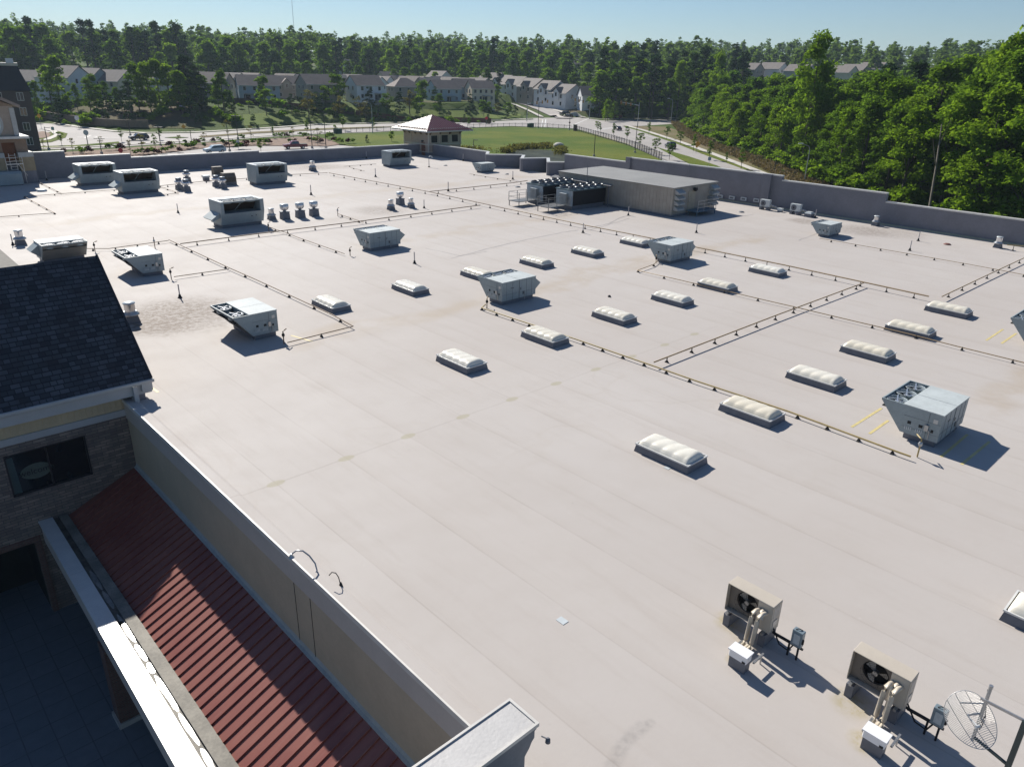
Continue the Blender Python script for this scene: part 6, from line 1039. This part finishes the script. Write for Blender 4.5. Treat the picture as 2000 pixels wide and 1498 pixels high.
signal(1029,238,198,1070,0,'grey mast arm traffic signal at the left of the crossroads'); signal(1151,233,196,1120,0,'grey mast arm traffic signal beyond the crossroads'); signal(1245,249,201,1208,0,'pale mast arm traffic signal at the near right of the crossroads'); signal(1167,229,214,1150,0,'low mast arm traffic signal by the corner house')
def sign(px, py, top, shp, m_, lb, sz=.4, txt=None):
    p, h_ = pole_h(px, py, top); t_ = thing('road_sign', lb, 'sign', p, -YAW); MB().tube([(0,0,0),(0,-.0,h_)], .04, 6).build('post', GP, t_); n = {'oct':8,'dia':4,'rnd':20,'sq':4}[shp]; o_ = math.pi/8 if shp == 'oct' else (0 if shp == 'dia' else math.pi/4)
    pl_ = MB().tube([(0,-.05,h_-sz),(0,-.08,h_-sz)], sz, n, False); c_, s_1 = math.cos(o_), math.sin(o_); V = [(x*c_-(z-(h_-sz))*s_1, y, (h_-sz)+x*s_1+(z-(h_-sz))*c_) for x, y, z in pl_.v]; pl_.v = V; pl_.build('sign_panel', m_, t_)
REDS = mat('red sign face', (.45, .02, .03), .5); YS = mat('amber sign face', (.60, .30, .02), .5); WS = mat('white sign face', (.6, .6, .62), .5)
for a in ((237,302,289,'oct',REDS,'red octagonal stop sign facing the road behind the front parapet',.55),(950,244,228,'oct',REDS,'red and white octagonal sign at the road right of the tower',.6),(1112,252,238,'oct',mat('rusty red sign', (.2, .05, .03), .6),'small rusty red sign on the pole near the fence pillar',.35),(1361,296,276,'dia',YS,'amber diamond warning sign on the right verge, post leaning among trees',.8),(1359,300,284,'sq',YS,'amber plaque below the diamond warning sign',.35),(1384,326,306,'sq',mat('blue white sign', (.25, .33, .5), .5),'blue and white square sign on the right sidewalk',.5),(81,250,222,'dia',YS,'amber diamond sign above the left retaining wall',.7),(154,252,226,'rnd',WS,'round pale sign back above the left wall',.7),(174,292,254,'rnd',WS,'pale round sign at the left junction',.6),(105,262,247,'sq',mat('teal sign face', (.15, .33, .33), .5),'teal square sign on the left island',.6),(317,299,288,'sq',WS,'small white sign in the mulch bed',.35),(466,292,274,'oct',WS,'pale sign back at the right end of the mulch bed',.45),(360,258,243,'dia',YS,'amber sign beside the left street lamp',.7),(1221,228,215,'sq',WS,'white sign beyond the crossroads by the wood',.5),(1208,229,222,'sq',WS,'small white marker at the wood by the crossroads',.3)): sign(*a[:4], a[4], a[5], a[6])
for px, py, lb in ((1208,228,'white marker post left of the crossroads lamp'),): pass
p = Vector((*pol(azi(581), 900), 0)); t_ = thing('radio_mast', 'very thin guyed radio mast far away above the trees', 'radio mast', (p.x, p.y, 20)); MB().tube([(0,0,0),(0,0,88)], .2, 4).build('mast', mat('faint mast steel', (.35, .38, .42), .6), t_)
# ---------------------------------------------------------------- vehicles
def car(kind, px, py, head, paint, lb, z=GZ+.06, name='parked_car'):
    p = P(px, py, z); t_ = thing(name, lb, {'pickup':'pickup truck','suv':'car','car':'car'}[kind], p, math.radians(head)); PM = mat('paint '+lb[:14], paint, .25, var=.03, spec=.8); W = .92
    if kind == 'pickup': pr = [(-2.85,.45),(2.8,.45),(2.9,.75),(2.85,1.05),(1.35,1.2),(.75,1.85),(-.75,1.88),(-.95,1.15),(-2.85,1.12)]; gl = [(1.18,1.24),(.70,1.76),(-.70,1.79),(-.86,1.24)]; wx = (1.85,-1.75)
    elif kind == 'suv': pr = [(-2.35,.35),(2.3,.35),(2.4,.7),(2.3,.98),(1.1,1.12),(.45,1.68),(-1.7,1.74),(-2.25,1.2),(-2.4,.9)]; gl = [(.98,1.14),(.40,1.60),(-1.62,1.65),(-2.05,1.16)]; wx = (1.45,-1.45)
    else: pr = [(-2.25,.3),(2.2,.3),(2.3,.6),(2.2,.82),(1.0,.95),(.3,1.42),(-1.0,1.44),(-1.7,1.0),(-2.25,.92)]; gl = [(.86,.97),(.26,1.35),(-.95,1.37),(-1.5,.98)]; wx = (1.35,-1.4)
    b = MB().ext(pr, 'y', -W, W)
    b.v = [(x, y*(1-.16*max(0, (z_-1.0))), z_) for x, y, z_ in b.v]; b.build('body', PM, t_, bevel=.07)
    g = MB().ext(gl, 'y', -W-.01, W+.01); g.v = [(x, y*(1-.16*max(0, (z_-1.0)))*1.004, z_) for x, y, z_ in g.v]; g.build('side_windows', GLASS, t_)
    ws = MB().add([(gl[0][0]+.06,-W*.85,gl[0][1]),(gl[0][0]+.06,W*.85,gl[0][1]),(gl[1][0]+.08,W*.74,gl[1][1]),(gl[1][0]+.08,-W*.74,gl[1][1])], [(0,1,2,3)]); ws.build('windshield', GLASS, t_)
    if kind == 'pickup': MB().box(-2.75,-1.05,-W+.1,W-.1,1.0,1.17).build('cargo_bed', BLACK, t_)
    for x in wx:
        for s_ in (-1, 1): w_ = MB().tube([(x,s_*(W-.16),.36),(x,s_*(W+.03),.36)], .37, 18).build('wheel', BLACK, t_); MB().tube([(x,s_*(W+.0),.36),(x,s_*(W+.045),.36)], .2, 10).build('rim', SILVER, w_)
    for s_ in (-1, 1): MB().box(pr[2][0]-.08, pr[2][0]+.02, s_*.66-.17, s_*.66+.17, .62, .82).build('headlight', WHITE, t_); MB().box(pr[0][0]-.05, pr[0][0]+.05, s_*.74-.1, s_*.74+.1, .72, .95).build('tail_light', REDS, t_)
    return t_
car('pickup', 577, 291, 165, (.20, .012, .03), 'dark red pickup truck parked beyond the front parapet'); car('suv', 420, 299, 178, (.40, .50, .56), 'pale silver blue wagon half hidden by the front parapet')
car('suv', 272, 274, 178, (.02, .02, .025), 'black sport utility vehicle on the left road', name='moving_car'); car('suv', 1309, 290, 55, (.02, .03, .06), 'dark blue sport utility vehicle driving down the right road', name='moving_car'); car('car', 1206, 255, 60, (.015, .02, .04), 'small dark car near the crossroads on the right road', name='moving_car')
for px, r, hd_, cl, lb in ((1103,362,100,(.012,.012,.014),'black car parked outside the dark roofed corner house'),(1110,358,95,(.012,.012,.014),'second black car beside the corner house driveway')):
    x, y = at(px, 215, r); zz = float(hgt(x, y)); o = car('suv', 1103, 214, hd_, cl, lb); o.location = (x, y, zz+.05)

# ---------------------------------------------------------------- haze over the far hills
hm = bpy.data.materials.new('thin air'); hm.use_nodes = True; ht_ = hm.node_tree; ht_.nodes.remove(ht_.nodes['Principled BSDF']); pv = ht_.nodes.new('ShaderNodeVolumePrincipled')
pv.inputs['Color'].default_value = (.62, .78, .95, 1); pv.inputs['Density'].default_value = .00013; pv.inputs['Anisotropy'].default_value = .2; ht_.links.new(pv.outputs[0], ht_.nodes['Material Output'].inputs['Volume'])
tag(MB().box(-3200, 3200, -3200, 3200, -12, 125).build('haze', hm), 'thin pale blue haze lying over the far wooded hills', 'haze', kind='stuff')

for key, vs__ in SRC.items():      # drop tree shapes that ended up unused
    for i, o in enumerate(vs__):
        if (key, i) not in used:
            for ch in list(o.children): bpy.data.objects.remove(ch)
            bpy.data.objects.remove(o)
